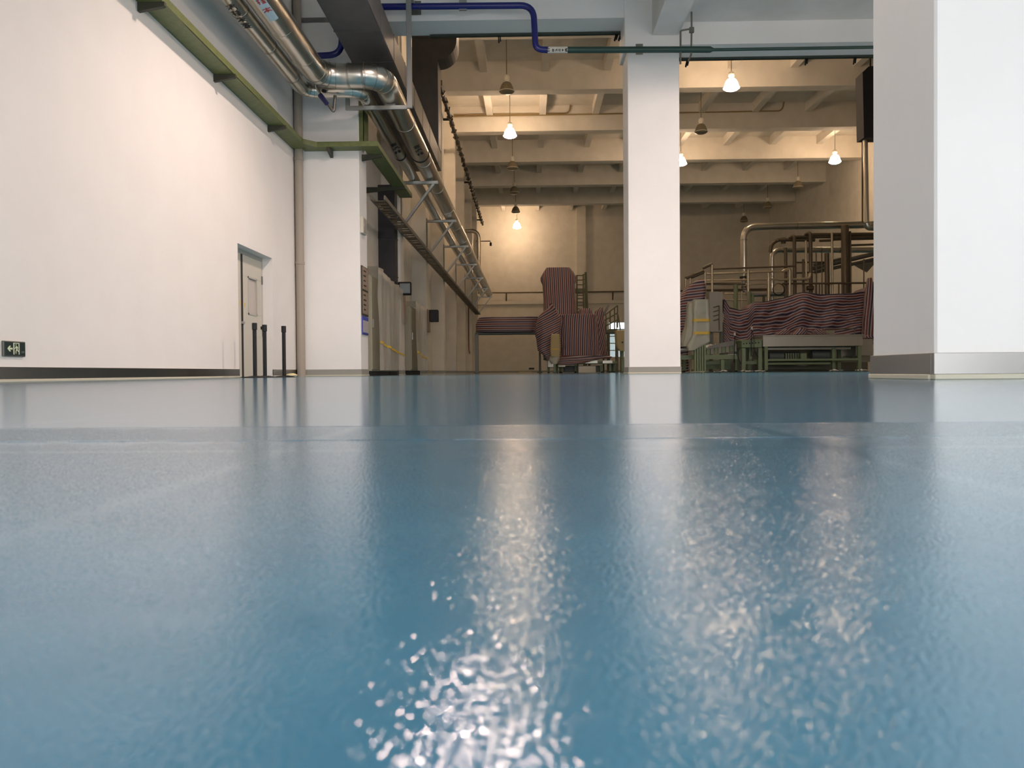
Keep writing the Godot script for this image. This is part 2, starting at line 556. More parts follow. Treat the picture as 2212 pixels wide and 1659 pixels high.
func build_structure() -> void:
	# --- floor: one slab, the resin in three runs of coat that lap each other
	var f := sh()
	f.span(v3(-9.5, -0.3, -8), v3(19, -0.004, 61))
	var slab := struct("floor", f, mats.floor_far)
	for z in [["coating_run", -8.0, 0.69, "floor_coat", 0.0], ["coating_lap", 0.69, 0.87, "floor_lap", 0.0], ["coating_run", 0.87, 61.0, "floor_far", 0.0]]:
		var s := sh()
		var n := 24 if z[0] == "coating_lap" else 1
		for i in n:
			var x0 := -9.5 + 28.5 * i / n
			var x1 := -9.5 + 28.5 * (i + 1) / n
			if n > 1:
				pass
			var w0 := 0.0
			var w1 := 0.0
			var q := [v3(x0, z[4], z[1] + w0 * 0.4), v3(x1, z[4], z[1] + w1 * 0.4), v3(x1, z[4], z[2] + w1), v3(x0, z[4], z[2] + w0)]
			var uv := []
			for p in q:
				uv.append(Vector2(p.x, p.z) / FLOOR_TILE)
			s.quad_uv(q, uv, Vector3.UP)
		part(z[0], s, mats[z[3]], slab)
	# the raised lips where one run of coat ends on the next
	for e in [[0.69, 0.0004, 0.9], [0.872, 0.0002, 1.3]]:
		var rows := []
		var uv := []
		for i in 7:
			var line := PackedVector3Array()
			var ul := PackedVector2Array()
			for j in 501:
				var x: float = -e[2] + 2.0 * e[2] * j / 500.0
				var wob: float = 0.006 * folds.get_noise_1d(x * 160.0 + e[0] * 900.0) + 0.012 * folds.get_noise_1d(x * 45.0)
				var h: float = e[1] * maxf(0.0, 0.55 + 0.9 * folds.get_noise_1d(x * 2600.0) + 0.4 * folds.get_noise_1d(x * 300.0))
				var q := v3(x, 0.00004 + h * sin(PI * i / 6.0), e[0] + wob + 0.007 * (i / 6.0 - 0.5))
				line.append(q)
				ul.append(Vector2(q.x, q.z) / FLOOR_TILE)
			rows.append(line)
			uv.append(ul)
		part("coat_edge", sh().sheet(rows, uv), mats.floor_coat, slab)
	# --- near hall: left wall with the recess for the door
	var d0 := 12.89
	var d1 := 14.64
	var dh := 2.19
	var s := sh()
	s.span(v3(WL, 0, -7), v3(WL - 0.6, 8.4, d0))
	s.span(v3(WL, 0, d1), v3(WL - 0.6, 8.4, LINE + 0.75))
	s.span(v3(WL, dh, d0), v3(WL - 0.6, 8.4, d1))
	s.span(v3(WL - 0.42, 0, d0), v3(WL - 0.6, dh, d1))
	struct("wall_left", s, mats.wall_paint)
	# wall behind the camera with a doorway and two wide windows
	s = sh()
	s.span(v3(-5.3, 0, -7), v3(-3, 8.4, -7.3))
	s.span(v3(-3, 0, -7), v3(6, 1.0, -7.3))
	s.span(v3(-3, 3.6, -7), v3(9.3, 8.4, -7.3))
	s.span(v3(1, 1.0, -7), v3(2, 3.6, -7.3))
	s.span(v3(6, 0, -7), v3(7.15, 3.6, -7.3))
	s.span(v3(8.15, 0, -7), v3(9.3, 3.6, -7.3))
	s.span(v3(7.15, 2.3, -7), v3(8.15, 3.6, -7.3))
	struct("wall_near", s, mats.wall_paint)
	# near hall's right wall with three windows
	s = sh()
	s.span(v3(9, 0, -7), v3(9.3, 1.0, LINE))
	s.span(v3(9, 3.7, -7), v3(9.3, 8.4, LINE))
	var cuts := [-7.0, -5.8, -3.2, -2.6, 0.0, 0.6, 3.2, LINE]
	for i in range(0, cuts.size(), 2):
		s.span(v3(9, 1.0, cuts[i]), v3(9.3, 3.7, cuts[i + 1]))
	struct("wall_right", s, mats.wall_paint)
	var wins := [[v3(9.15, 2.35, -4.5), Vector2(2.6, 2.7), Vector3.LEFT], [v3(9.15, 2.35, -1.3), Vector2(2.6, 2.7), Vector3.LEFT], [v3(9.15, 2.35, 1.9), Vector2(2.6, 2.7), Vector3.LEFT],
		[v3(-1.0, 2.3, -7.15), Vector2(4.0, 2.6), Vector3.FORWARD], [v3(4.0, 2.3, -7.15), Vector2(4.0, 2.6), Vector3.FORWARD], [v3(7.65, 1.15, -7.15), Vector2(1.0, 2.3), Vector3.FORWARD]]
	for i in wins.size():
		var c: Vector3 = wins[i][0]
		var size: Vector2 = wins[i][1]
		var inn: Vector3 = wins[i][2]
		var across := inn.cross(Vector3.UP).normalized()
		var fr := sh()
		var names := "window_%d" % (i + 1) if i < 5 else "door_2"
		for k in [-1, 1]:
			fr.bar(c + across * k * (size.x / 2 - 0.03) - Vector3.UP * size.y / 2, c + across * k * (size.x / 2 - 0.03) + Vector3.UP * size.y / 2, 0.06, 0.06)
			fr.bar(c + Vector3.UP * k * (size.y / 2 - 0.03) - across * size.x / 2, c + Vector3.UP * k * (size.y / 2 - 0.03) + across * size.x / 2, 0.06, 0.06)
		if i < 5:
			fr.bar(c - Vector3.UP * size.y / 2, c + Vector3.UP * size.y / 2, 0.05, 0.05)
		var o := struct(names, fr, mats.door_frame)
		var pn := sh().box(c, (across * (size.x - 0.1)).abs() + Vector3.UP * (size.y - 0.1) + inn.abs() * 0.01)
		part("pane", pn, mats.window_pane, o)
		daylight(c + inn * 0.2, size - Vector2(0.1, 0.1), inn, WINDOW_ENERGY * (0.85 if i < 3 else 2.2 if i < 5 else 0.4))
	# ceilings of the near hall and the long beam between them
	struct("ceiling", sh().span(v3(-5.3, 8.4, -7.3), v3(2.6, 8.7, LINE + 0.7)), mats.ceiling_paint)
	struct("ceiling", sh().span(v3(3.0, 7.07, -7.3), v3(9.3, 8.7, LINE)), mats.ceiling_paint)
	struct("ceiling_beam", sh().span(v3(2.55, 6.79, -7.3), v3(3.08, 8.6, LINE)), mats.ceiling_paint)
	# lintels over the column line and the wall above them
	s = sh()
	s.span(v3(-5.3, 7.18, LINE), v3(2.1, 13.0, LINE + 0.7))
	s.span(v3(3.0, 6.62, LINE), v3(9.0, 13.0, LINE + 0.75))
	s.span(v3(2.0, 8.4, LINE), v3(3.1, 13.0, LINE + 0.7))
	s.span(v3(9.0, 0, LINE), v3(18.8, 13.0, LINE + 0.75))
	struct("wall_lintel", s, mats.column_paint)
	# --- columns
	s = sh()
	s.span(v3(2.06, 0, LINE), v3(3.1, 6.55, LINE + 0.8), 0.012)
	s.span(v3(2.0, 6.55, LINE - 0.06), v3(3.13, 8.5, LINE + 0.86), 0.012)
	struct("column", s, mats.column_paint)
	struct("column", sh().span(v3(2.13, 0, 4.206), v3(3.0, 8.5, 4.957), 0.012), mats.column_paint)
	struct("column", sh().span(v3(WL - 0.1, 0, LINE), v3(PIER, 7.3, LINE + 0.75), 0.012), mats.column_paint)
	# --- far hall shell
	struct("wall_hall_left", sh().span(v3(FWL - 0.4, 0, LINE + 0.7), v3(FWL, 13.0, BACK + 0.4)), mats.hall_paint)
	for i in range(1, 8):
		var z := LINE + BAY * i
		struct("pier", sh().span(v3(FWL - 0.1, 0, z - 0.3), v3(PIER, 12.7, z + 0.3), 0.01), mats.hall_paint)
		if i < 8:
			struct("beam", sh().span(v3(PIER, 11.46, z - 0.29), v3(FWR, 12.7, z + 0.29), 0.01), mats.hall_paint)
	struct("wall_hall_right", sh().span(v3(FWR, 0, LINE), v3(FWR + 0.4, 13.0, BACK + 0.4)), mats.hall_paint)
	struct("ceiling", sh().span(v3(FWL - 0.4, 12.65, LINE), v3(FWR + 0.4, 13.0, BACK + 0.4)), mats.hall_paint)
	for i in 8:
		struct("roof_rib", sh().span(v3(-1.85 + 2.5 * i, 12.2, LINE + 0.5), v3(-1.55 + 2.5 * i, 12.68, BACK)), mats.hall_paint)
	# back wall with a glazed opening
	s = sh()
	s.span(v3(FWL - 0.4, 0, BACK), v3(6.15, 13, BACK + 0.4))
	s.span(v3(7.35, 0, BACK), v3(FWR + 0.4, 13, BACK + 0.4))
	s.span(v3(6.15, 3.75, BACK), v3(7.35, 13, BACK + 0.4))
	s.span(v3(6.15, 0, BACK), v3(7.35, 1.1, BACK + 0.4))
	s.span(v3(3.75, 5.3, BACK - 0.25), v3(4.45, 12.6, BACK + 0.1))
	struct("wall_back", s, mats.hall_paint)
	struct("trim_1", sh().span(v3(FWL, 5.15, BACK - 0.12), v3(FWR, 5.4, BACK), 0.01), mats.hall_paint)
	var fr := sh()
	for k in 6:
		fr.bar(v3(6.15, 1.1 + 0.53 * k, BACK + 0.1), v3(7.35, 1.1 + 0.53 * k, BACK + 0.1), 0.06, 0.06)
	for k in 3:
		fr.bar(v3(6.15 + 0.6 * k, 1.1, BACK + 0.1), v3(6.15 + 0.6 * k, 3.75, BACK + 0.1), 0.06, 0.06)
	var win := struct("window_6", fr, mats.machine_green)
	for k in 5:
		for j in 2:
			part("pane", sh().box(v3(6.45 + 0.6 * j, 1.365 + 0.53 * k, BACK + 0.1), Vector3(0.54, 0.47, 0.012)), mats.teal_pane if k < 4 else mats.window_pane, win)
	# --- skirtings
	skirt("baseboard_left", [[v3(WL, 0, -7), v3(WL, 0, d0), Vector3.RIGHT], [v3(WL, 0, d1), v3(WL, 0, LINE), Vector3.RIGHT]], "skirting_steel")
	skirt("baseboard_column", [[v3(2.13, 0, 4.228), v3(2.13, 0, 4.969), Vector3.LEFT], [v3(2.13 - 0.012, 0, 4.206), v3(3.0, 0, 4.206), Vector3.BACK]], "skirting_steel")
	skirt("baseboard_pillar", [[v3(2.06, 0, LINE + 0.022), v3(2.06, 0, LINE + 0.8), Vector3.LEFT], [v3(2.048, 0, LINE), v3(3.11, 0, LINE), Vector3.BACK]], "grey_skirting")
	skirt("baseboard_pier", [[v3(PIER, 0, LINE + 0.022), v3(PIER, 0, LINE + 0.75), Vector3.RIGHT], [v3(WL, 0, LINE), v3(PIER + 0.012, 0, LINE), Vector3.BACK]], "grey_skirting")
	var runs := [[v3(FWL, 0, LINE + 0.75), v3(FWL, 0, BACK), Vector3.RIGHT]]
	for i in range(1, 8):
		var z := LINE + BAY * i
		runs.append([v3(PIER, 0, z - 0.278), v3(PIER, 0, z + 0.3), Vector3.RIGHT])
		runs.append([v3(FWL, 0, z - 0.3), v3(PIER + 0.012, 0, z - 0.3), Vector3.BACK])
	skirt("baseboard_hall", runs, "grey_skirting")
	skirt("baseboard_back", [[v3(FWL, 0, BACK), v3(FWR, 0, BACK), Vector3.BACK]], "grey_skirting")
	# --- the door in its recess: one leaf shut, the other just ajar, a dark gap between
	var fs := sh()
	fs.span(v3(WL - 0.18, dh - 0.07, d0), v3(WL - 0.26, dh, d1))
	fs.span(v3(WL - 0.18, 0, d1 - 0.06), v3(WL - 0.26, dh - 0.07, d1))
	fs.span(v3(WL - 0.18, 0, d0), v3(WL - 0.26, dh - 0.07, d0 + 0.06))
	var door := struct("door_1", fs, mats.door_frame)
	var leaf := sh()
	var q0 := 13.6
	var q1 := 14.56
	leaf.span(v3(WL - 0.175, 0.01, q0), v3(WL - 0.22, 1.12, q1), 0.003)
	leaf.span(v3(WL - 0.175, 1.75, q0), v3(WL - 0.22, dh - 0.075, q1), 0.003)
	leaf.span(v3(WL - 0.175, 1.12, q0), v3(WL - 0.22, 1.75, 13.86), 0.003)
	leaf.span(v3(WL - 0.175, 1.12, 14.27), v3(WL - 0.22, 1.75, q1), 0.003)
	var l1 := part("leaf", leaf, mats.door_grey, door)
	var bead := sh()
	for e in [[1.1, 1.13], [1.74, 1.77]]:
		bead.span(v3(WL - 0.165, e[0], 13.84), v3(WL - 0.18, e[1], 14.29))
	for e in [[13.84, 13.865], [14.265, 14.29]]:
		bead.span(v3(WL - 0.165, 1.1, e[0]), v3(WL - 0.18, 1.77, e[1]))
	part("glazing_bead", bead, mats.door_frame, l1)
	part("pane", sh().span(v3(WL - 0.195, 1.12, 13.86), v3(WL - 0.2, 1.75, 14.27)), mats.door_pane, l1)
	part("pull_sticker", sh().span(v3(WL - 0.17, 1.22, 13.66), v3(WL - 0.176, 1.29, 13.69)), mats.tape_yellow, l1)
	var l2 := part("leaf", sh().span(v3(WL - 0.175, 0.01, d0 + 0.07), v3(WL - 0.22, dh - 0.075, 13.5), 0.003), mats.door_grey, door)
	part("pull_sticker", sh().span(v3(WL - 0.17, 1.24, 13.43), v3(WL - 0.176, 1.31, 13.46)), mats.tape_yellow, l2)
	part("gap_seal", sh().span(v3(WL - 0.176, 0.01, 13.5), v3(WL - 0.2, dh - 0.075, 13.6)), mats.dark_gap, door)
	part("latch", sh().span(v3(WL - 0.15, 0.92, 13.5), v3(WL - 0.19, 0.96, 13.62)), mats.steel, door)
	part("hinge", sh().span(v3(WL - 0.16, 0.75, 14.55), v3(WL - 0.18, 0.9, 14.59)), mats.steel_dull, l1)
	part("hinge", sh().span(v3(WL - 0.16, 1.7, 14.55), v3(WL - 0.18, 1.85, 14.59)), mats.steel_dull, l1)

# ---------------------------------------------------------------- near hall: left wall and overhead services
# depth at which the left wall shows at this place of the survey photograph
func along_wall(px: float, py: float, x := WL) -> float:
	var r := view * Vector3((px - MID.x) / FOCAL, (MID.y - py) / FOCAL, -1.0)
	return -(x - EYE.x) / r.x * r.z

func build_left() -> void:
	# exit sign: plate and frame standing proud of the wall, with arrow, doorway and running figure
	var za := along_wall(3, 748)
	var zb := along_wall(50.5, 748)
	var t := thing("exit_sign", "dark green exit sign with arrow and running figure on white wall", "sign", v3(WL, 0.26, (za + zb) / 2))
	part("frame", sh().span(v3(WL, 0.235, za), v3(WL + 0.02, 0.375, zb), 0.004), mats.steel_dull, t)
	part("plate", sh().span(v3(WL + 0.01, 0.245, za + 0.01), v3(WL + 0.024, 0.367, zb - 0.008), 0.002), mats.sign_green, t)
	var o := v3(WL + 0.0235, 0.247, za + 0.012)
	var u := Vector3(0, 0, -0.0029)
	var up := Vector3(0, 0.00118, 0)
	var dd := Vector3(0.0018, 0, 0)
	part("arrow", sh().prism(o, u, up, dd, PackedVector2Array([Vector2(11, 50), Vector2(21, 72), Vector2(28, 72), Vector2(23, 57), Vector2(36, 57), Vector2(36, 43), Vector2(23, 43), Vector2(28, 28), Vector2(21, 28)])), mats.sign_glow, t)
	part("doorway", sh().prism(o, u, up, dd, PackedVector2Array([Vector2(40, 6), Vector2(40, 96), Vector2(70, 96), Vector2(70, 6), Vector2(66, 6), Vector2(66, 90), Vector2(45, 90), Vector2(45, 6)])), mats.sign_glow, t)
	var fig := sh()
	fig.prism(o, u, up, dd, PackedVector2Array([Vector2(50, 80), Vector2(52, 85), Vector2(55, 85), Vector2(56, 80), Vector2(54, 76), Vector2(51, 76)]))
	fig.prism(o, u, up, dd, PackedVector2Array([Vector2(46, 50), Vector2(48, 48), Vector2(53, 60), Vector2(54, 46), Vector2(50, 28), Vector2(51, 12), Vector2(54, 12), Vector2(54, 28), Vector2(58, 40), Vector2(63, 26), Vector2(66, 29), Vector2(59, 50), Vector2(58, 58), Vector2(62, 52), Vector2(64, 54), Vector2(59, 70), Vector2(53, 72)]))
	part("running_figure", fig, mats.sign_glow, t)
	var tm := TextMesh.new()
	tm.text = "EXIT"
	tm.font_size = 16
	tm.pixel_size = 0.0014
	tm.depth = 0.002
	tm.material = mats.sign_grey
	var tn := MeshInstance3D.new()
	tn.name = "lettering"
	tn.mesh = tm
	tn.rotation.y = PI / 2
	tn.position = v3(WL + 0.0245, 0.278, zb - 0.047) - origin_of[t]
	t.add_child(tn, true)
	# three belt barrier posts in front of the door
	var spots := [[551, 12.15, "black barrier post nearest the door's glazed leaf"], [572.5, 12.62, "black barrier post between the two others before the door"], [614, 13.0, "black barrier post before the white wall, pale rag on its foot"]]
	for k in 3:
		var s: Array = spots[k]
		var b: Vector3 = at(s[0], 806, s[1])
		b.y = 0.0
		var p := thing("barrier_post", s[2], "post", b, "belt barrier posts by the door")
		part("foot", sh().lathe(b, [Vector2(0, 0), Vector2(0.17, 0), Vector2(0.17, 0.008), Vector2(0.155, 0.016), Vector2(0.05, 0.03), Vector2(0.0, 0.03)], 32, false), mats.post_black, p)
		part("pole", sh().lathe(b, [Vector2(0.03, 0.02), Vector2(0.03, 0.74)], 20), mats.post_black, p)
		part("head", sh().lathe(b, [Vector2(0.03, 0.735), Vector2(0.038, 0.74), Vector2(0.038, 0.835), Vector2(0.034, 0.842), Vector2(0.0, 0.844)], 20, false), mats.post_black, p)
		if k == 1:
			part("belt_clip", sh().box(b + Vector3(-0.045, 0.79, 0), Vector3(0.025, 0.05, 0.04), 0.004), mats.post_black, p)
	# rag lying on the third post's foot
	var rb: Vector3 = at(630, 806, 12.95)
	var rows := []
	var uv := []
	for i in 7:
		var line := PackedVector3Array()
		var ul := PackedVector2Array()
		for j in 17:
			var a := TAU * j / 16
			var r := 0.09 * sin(PI * 0.5 * (1.0 - i / 6.0)) * (1.0 + 0.25 * folds.get_noise_2d(cos(a) * 60, sin(a) * 60 + i * 9))
			line.append(Vector3(rb.x + cos(a) * r, 0.034 + 0.028 * sin(PI * 0.5 * i / 6.0) + 0.008 * folds.get_noise_2d(j % 16 * 30, i * 40), rb.z + sin(a) * r * 0.8))
			ul.append(Vector2(j, i))
		rows.append(line)
		uv.append(ul)
	solo("rag", sh().sheet(rows, uv, true), mats.rag, "crumpled pale yellow rag lying on a barrier post foot", "cloth")
	# down pipe in the corner beside the left column
	var pb := v3(WL + 0.1, 0, LINE - 0.1)
	t = thing("drain_pipe", "beige drain pipe in the corner beside the white column", "pipe", pb)
	part("pipe", sh().lathe(pb, [Vector2(0.085, 0), Vector2(0.085, 8.4)], 24), mats.downpipe, t)
	for y in [2.3, 4.4]:
		part("collar", sh().lathe(pb, [Vector2(0.085, y - 0.03), Vector2(0.094, y - 0.025), Vector2(0.094, y + 0.025), Vector2(0.085, y + 0.03)], 24, false), mats.downpipe, t)
	# green cable tray along the wall, round the column and on along the hall
	var ty := 4.58
	t = thing("cable_tray", "olive green cable tray running along the wall and round the column", "cable tray", v3(WL, ty, 12))
	part("wall_run", sh().span(v3(WL + 0.005, ty, -6.9), v3(WL + 0.31, ty + 0.012, LINE - 0.2)).span(v3(WL + 0.3, ty, -6.9), v3(WL + 0.315, ty + 0.1, LINE - 0.31)).span(v3(WL + 0.005, ty, -6.9), v3(WL + 0.012, ty + 0.1, LINE - 0.2)), mats.tray_green, t)
	part("cross_run", sh().span(v3(WL + 0.2, ty, LINE - 0.31), v3(-2.966, ty + 0.012, LINE - 0.005)).span(v3(WL + 0.316, ty, LINE - 0.325), v3(-2.95, ty + 0.1, LINE - 0.311)), mats.tray_green, t)
	part("corner_plate", sh().prism(v3(0, ty - 0.002, 0), Vector3.RIGHT, Vector3.FORWARD, Vector3(0, 0.1, 0), PackedVector2Array([Vector2(WL + 0.31, LINE - 0.31), Vector2(WL + 0.31, LINE - 0.55), Vector2(WL + 0.55, LINE - 0.31)])), mats.tray_green, t)
	part("hall_run", sh().span(v3(-3.27, ty, LINE - 0.004), v3(-2.966, ty + 0.012, 20.6)).span(v3(-2.965, ty, LINE - 0.31), v3(-2.95, ty + 0.1, 20.6)).span(v3(-3.27, ty, LINE + 0.8), v3(-3.26, ty + 0.1, 20.6)), mats.tray_green, t)
	for z in [4.8, 7.2, 9.66, 12.0, 14.5]:
		part("bracket", sh().prism(v3(WL + 0.003, ty, z - 0.03), Vector3.RIGHT, Vector3.UP, Vector3(0, 0, -0.06), PackedVector2Array([Vector2(0, 0), Vector2(0.33, 0), Vector2(0.33, -0.045), Vector2(0.30, -0.06), Vector2(0, -0.11)])), mats.bracket_dark, t)
	part("bracket", sh().prism(v3(-3.98, ty, LINE - 0.003), Vector3.FORWARD * -1.0, Vector3.UP, Vector3(0.06, 0, 0), PackedVector2Array([Vector2(0, 0), Vector2(0.32, 0), Vector2(0.32, -0.05), Vector2(0, -0.14)])), mats.bracket_dark, t)
	part("riser", sh().span(v3(PIER + 0.002, ty + 0.1, 16.25), v3(PIER + 0.1, 5.6, 16.29)).span(v3(PIER + 0.085, ty + 0.1, 16.25), v3(PIER + 0.1, 5.6, 16.7)), mats.tray_green, t)
	for z in [16.5, 19.4]:
		part("bracket", sh().prism(v3(PIER + 0.003 if z < 18 else FWL + 0.003, ty, z - 0.03), Vector3.RIGHT, Vector3.UP, Vector3(0, 0, -0.06), PackedVector2Array([Vector2(0, 0), Vector2(0.42 if z < 18 else 0.95, 0), Vector2(0.42 if z < 18 else 0.95, -0.05), Vector2(0, -0.13)])), mats.bracket_dark, t)
	# boards and switch box on the hall side of the left column
	t = thing("notice_board", "tall brown notice board on the side of the white column", "board", v3(PIER, 1.3, 16.6))
	part("frame", sh().span(v3(PIER, 1.25, 16.27), v3(PIER + 0.025, 2.27, 16.9), 0.005), mats.bracket_dark, t)
	for k in 2:
		part("sheet", sh().span(v3(PIER + 0.02, 1.29 + 0.5 * k, 16.31), v3(PIER + 0.029, 1.75 + 0.5 * k, 16.86)), mats.board_brown, t)
	var pr := sh()
	for k in 9:
		pr.span(v3(PIER + 0.028, 1.36 + 0.1 * k, 16.4), v3(PIER + 0.031, 1.39 + 0.1 * k, 16.6 + 0.03 * (k % 3)))
	part("print", pr, mats.print_black, t)
	t = thing("notice_board", "small grey notice board with blue frame below the brown board", "board", v3(PIER, 0.86, 16.6))
	part("frame", sh().span(v3(PIER, 0.86, 16.29), v3(PIER + 0.025, 1.235, 16.88), 0.005), mats.board_blue, t)
	part("sheet", sh().span(v3(PIER + 0.02, 0.9, 16.32), v3(PIER + 0.03, 1.15, 16.85)), mats.board_grey, t)
	t = thing("switch_box", "grey switch box high on the side of the white column", "box", v3(PIER, 2.9, 16.6))
	part("body", sh().span(v3(PIER, 2.93, 16.27), v3(PIER + 0.06, 3.27, 16.62), 0.008), mats.box_cream, t)
	part("door", sh().span(v3(PIER + 0.055, 2.96, 16.3), v3(PIER + 0.068, 3.24, 16.59), 0.004), mats.cabinet_grey, t)
	part("lock", sh().box(v3(PIER + 0.072, 3.1, 16.34), Vector3(0.012, 0.05, 0.03)), mats.steel, t)

func strokes(s: Shape, o: Vector3, u: Vector3, w: Vector3, d: Vector3, marks: Array) -> void:
	# marks: strokes of a hand-lettered sign, each [x0, y0, x1, y1] in a cell of 10 by 10
	for m in marks:
		var a := Vector2(m[0], m[1])
		var b := Vector2(m[2], m[3])
		var side := (b - a).normalized().orthogonal() * 0.55
		s.prism(o, u, w, d, PackedVector2Array([a + side, b + side, b - side, a - side]))

const GLYPHS := [
	[[1, 9, 9, 9], [5, 9.5, 5, 5], [2, 7, 8, 7], [1, 5, 9, 5], [3, 4, 3, 0.5], [7, 4, 7, 0.5], [3, 2.3, 7, 2.3], [1, 0.5, 9, 0.5]],
	[[1, 8, 2.5, 6.8], [1, 5, 2.5, 4], [0.8, 0.8, 2.8, 3], [4, 9, 9, 9], [4, 7, 8.5, 7], [4, 5, 8.5, 5], [8.5, 5, 9, 0.8], [4, 5, 3.6, 1]],
	[[1, 8.5, 4, 8.5], [2.5, 9.5, 2.5, 0.5], [1, 4.5, 4, 4.5], [5, 8.8, 9, 8.8], [7, 9.5, 7, 1], [5, 6, 9, 6], [5, 3.5, 9, 3.5], [5, 1, 9, 1]],
	[[1, 7.5, 9, 7.5], [5, 9.5, 5, 0.5], [5, 6, 1, 1.5], [5, 6, 9, 1.5], [2.5, 3, 7.5, 3]],
]

func lettering(origin: Vector3, along: Vector3, up: Vector3, out: Vector3, count: int, size: float, gap: float, first := 0) -> Shape:
	var s := sh()
	for k in count:
		strokes(s, origin + along * (k * (size + gap)), along * size / 10.0, up * size / 10.0, out, GLYPHS[(k + first) % 4])
	return s

func build_overhead() -> void:
	# two clad pipes along the wall that step out round the column
	var y1 := 5.5
	var run: Array = bend([v3(-3.79, y1, -6.9), v3(-3.79, y1, 14.6), v3(-2.63, y1, 14.6), v3(-2.63, y1, 55.5)], 0.5, 10)
	var t := thing("insulated_pipe", "thick silver-clad pipe with wide elbow stepping round the column", "pipe", v3(-3.0, y1 - 0.23, 18))
	part("cladding", sh().tube(run, 0.22, 28), mats.cladding, t)
	var joints := [v3(-3.8, y1, 9.7), v3(-3.8, y1, 11.0), v3(-3.8, y1, 12.4), v3(-3.8, y1, 13.6)]
	for k in joints.size():
		part("joint_band", sh().tube([joints[k] + Vector3(0, 0, 0.05), joints[k] - Vector3(0, 0, 0.05)], 0.232 if k == 1 else 0.228, 28), mats.cladding_band if k == 1 else mats.cladding, t)
	for x in [-3.22, -2.95]:
		part("joint_band", sh().tube([v3(x - 0.02, y1, 14.6), v3(x + 0.02, y1, 14.6)], 0.229, 28), mats.cladding_band, t)
	# the segments of the two elbows
	for k in run.size():
		if k in [3, 5, 7, 9, 14, 16, 18, 20]:
			var dd: Vector3 = (run[k + 1] - run[k - 1]).normalized() * 0.008
			part("elbow_seam", sh().tube([run[k] - dd, run[k] + dd], 0.2285, 28), mats.cladding_band, t)
	for z in range(17, 55, 3):
		part("joint_band", sh().tube([v3(-2.63, y1, z + 0.3), v3(-2.63, y1, z + 0.36)], 0.229, 20), mats.cladding_band, t)
	# its painted label: pale blue field, red writing
	var rows := []
	var uvr := []
	for i in 2:
		var line := PackedVector3Array()
		var ul := PackedVector2Array()
		for j in 7:
			var a := -1.5 + 0.62 * j / 6.0
			line.append(v3(-3.79 + 0.2275 * cos(a), y1 + 0.2275 * sin(a), 10.2 + 1.6 * i))
			ul.append(Vector2.ZERO)
		rows.append(line)
		uvr.append(ul)
	part("label_field", sh().sheet(rows, uvr), mats.label_blue, t)
	for k in 4:
		var a := -1.25
		var nrm := Vector3(cos(a), sin(a), 0)
		var tan := Vector3(-sin(a), cos(a), 0)
		part("lettering", lettering(v3(-3.79, y1, 10.75 + 0.26 * k) + nrm * 0.2275 - tan * 0.06, tan, Vector3.BACK, nrm * 0.003, 1, 0.15, 0.0, k), mats.print_red, t)
	var y2 := 5.387
	var run2: Array = bend([v3(-4.17, y2, -6.9), v3(-4.17, y2, 15.02), v3(-3.08, y2, 15.02), v3(-3.08, y2, 54.5)], 0.34, 8)
	t = thing("insulated_pipe", "thin silver-clad pipe beside the thick one nearest the wall", "pipe", v3(-3.4, y2 - 0.14, 18))
	part("cladding", sh().tube(run2, 0.135, 24), mats.cladding, t)
	for z in [10.3, 11.6, 12.9, 14.2]:
		part("joint_band", sh().tube([v3(-4.17, y2, z), v3(-4.17, y2, z + 0.06)], 0.139, 24), mats.cladding_band, t)
	for k in run2.size():
		if k in [3, 5, 7, 12, 14, 16]:
			var dd: Vector3 = (run2[k + 1] - run2[k - 1]).normalized() * 0.007
			part("elbow_seam", sh().tube([run2[k] - dd, run2[k] + dd], 0.138, 24), mats.cladding_band, t)
	for k in 4:
		var a := -1.5
		var nrm := Vector3(cos(a), sin(a), 0)
		var tan := Vector3(-sin(a), cos(a), 0)
		part("lettering", lettering(v3(-4.17, y2, 11.35 + 0.2 * k) + nrm * 0.136 - tan * 0.07, tan, Vector3.BACK, nrm * 0.003, 1, 0.16, 0.0, k + 1), mats.print_black, t)
	# writing on the far stretch of both pipes
	for e in [[-2.63, y1, 0.227, 18.6], [-3.08, y2, 0.137, 18.3]]:
		var host: Node3D = t if e[2] < 0.2 else get_node("insulated_pipe")
		for k in 3:
			var a := -1.15
			var nrm := Vector3(cos(a), sin(a), 0)
			var tan := Vector3(-sin(a), cos(a), 0)
			part("lettering", lettering(v3(e[0], e[1], e[3] + 0.3 * k) + nrm * e[2] - tan * 0.09, tan, Vector3.BACK, nrm * 0.003, 1, 0.2, 0.0, k), mats.print_black, host)
		part("marking_band", sh().tube([v3(e[0], e[1], e[3] + 1.15), v3(e[0], e[1], e[3] + 1.25)], e[2] + 0.002, 24), mats.print_black, host)
	# drain valve under the elbow of the thin pipe
	var vb: Vector3 = at(690, 190, 14.85)
	t = thing("drain_valve", "small drain valve with dark blue lever under the pipe elbow", "valve", vb - Vector3(0, 0.5, 0))
	part("stub", sh().tube(bend([at(681, 166, 14.75), at(682, 186, 14.8), at(690, 200, 14.8), at(697, 210, 14.78)], 0.08), 0.026, 12), mats.cladding, t)
	part("bonnet", sh().tube([at(697, 196, 14.82), at(703, 197, 14.8)], 0.03, 12), mats.black_iron, t)
	part("lever", sh().tube([at(692, 206, 14.8), at(706, 224, 14.72)], 0.05, 12, true, 0.04), mats.valve_blue, t)
	part("loop", sh().tube(bend([at(704, 218, 14.8), at(721, 242, 14.8), at(724, 207, 14.84)], 0.05), 0.03, 12), mats.steel_dull, t)
	# galvanised hanger frame under the stepped pipes
	var hz := 15.5
	t = thing("pipe_hanger", "galvanised channel hanger holding the stepped pipes under the lintel", "bracket", v3(-2.27, 5.2, hz))
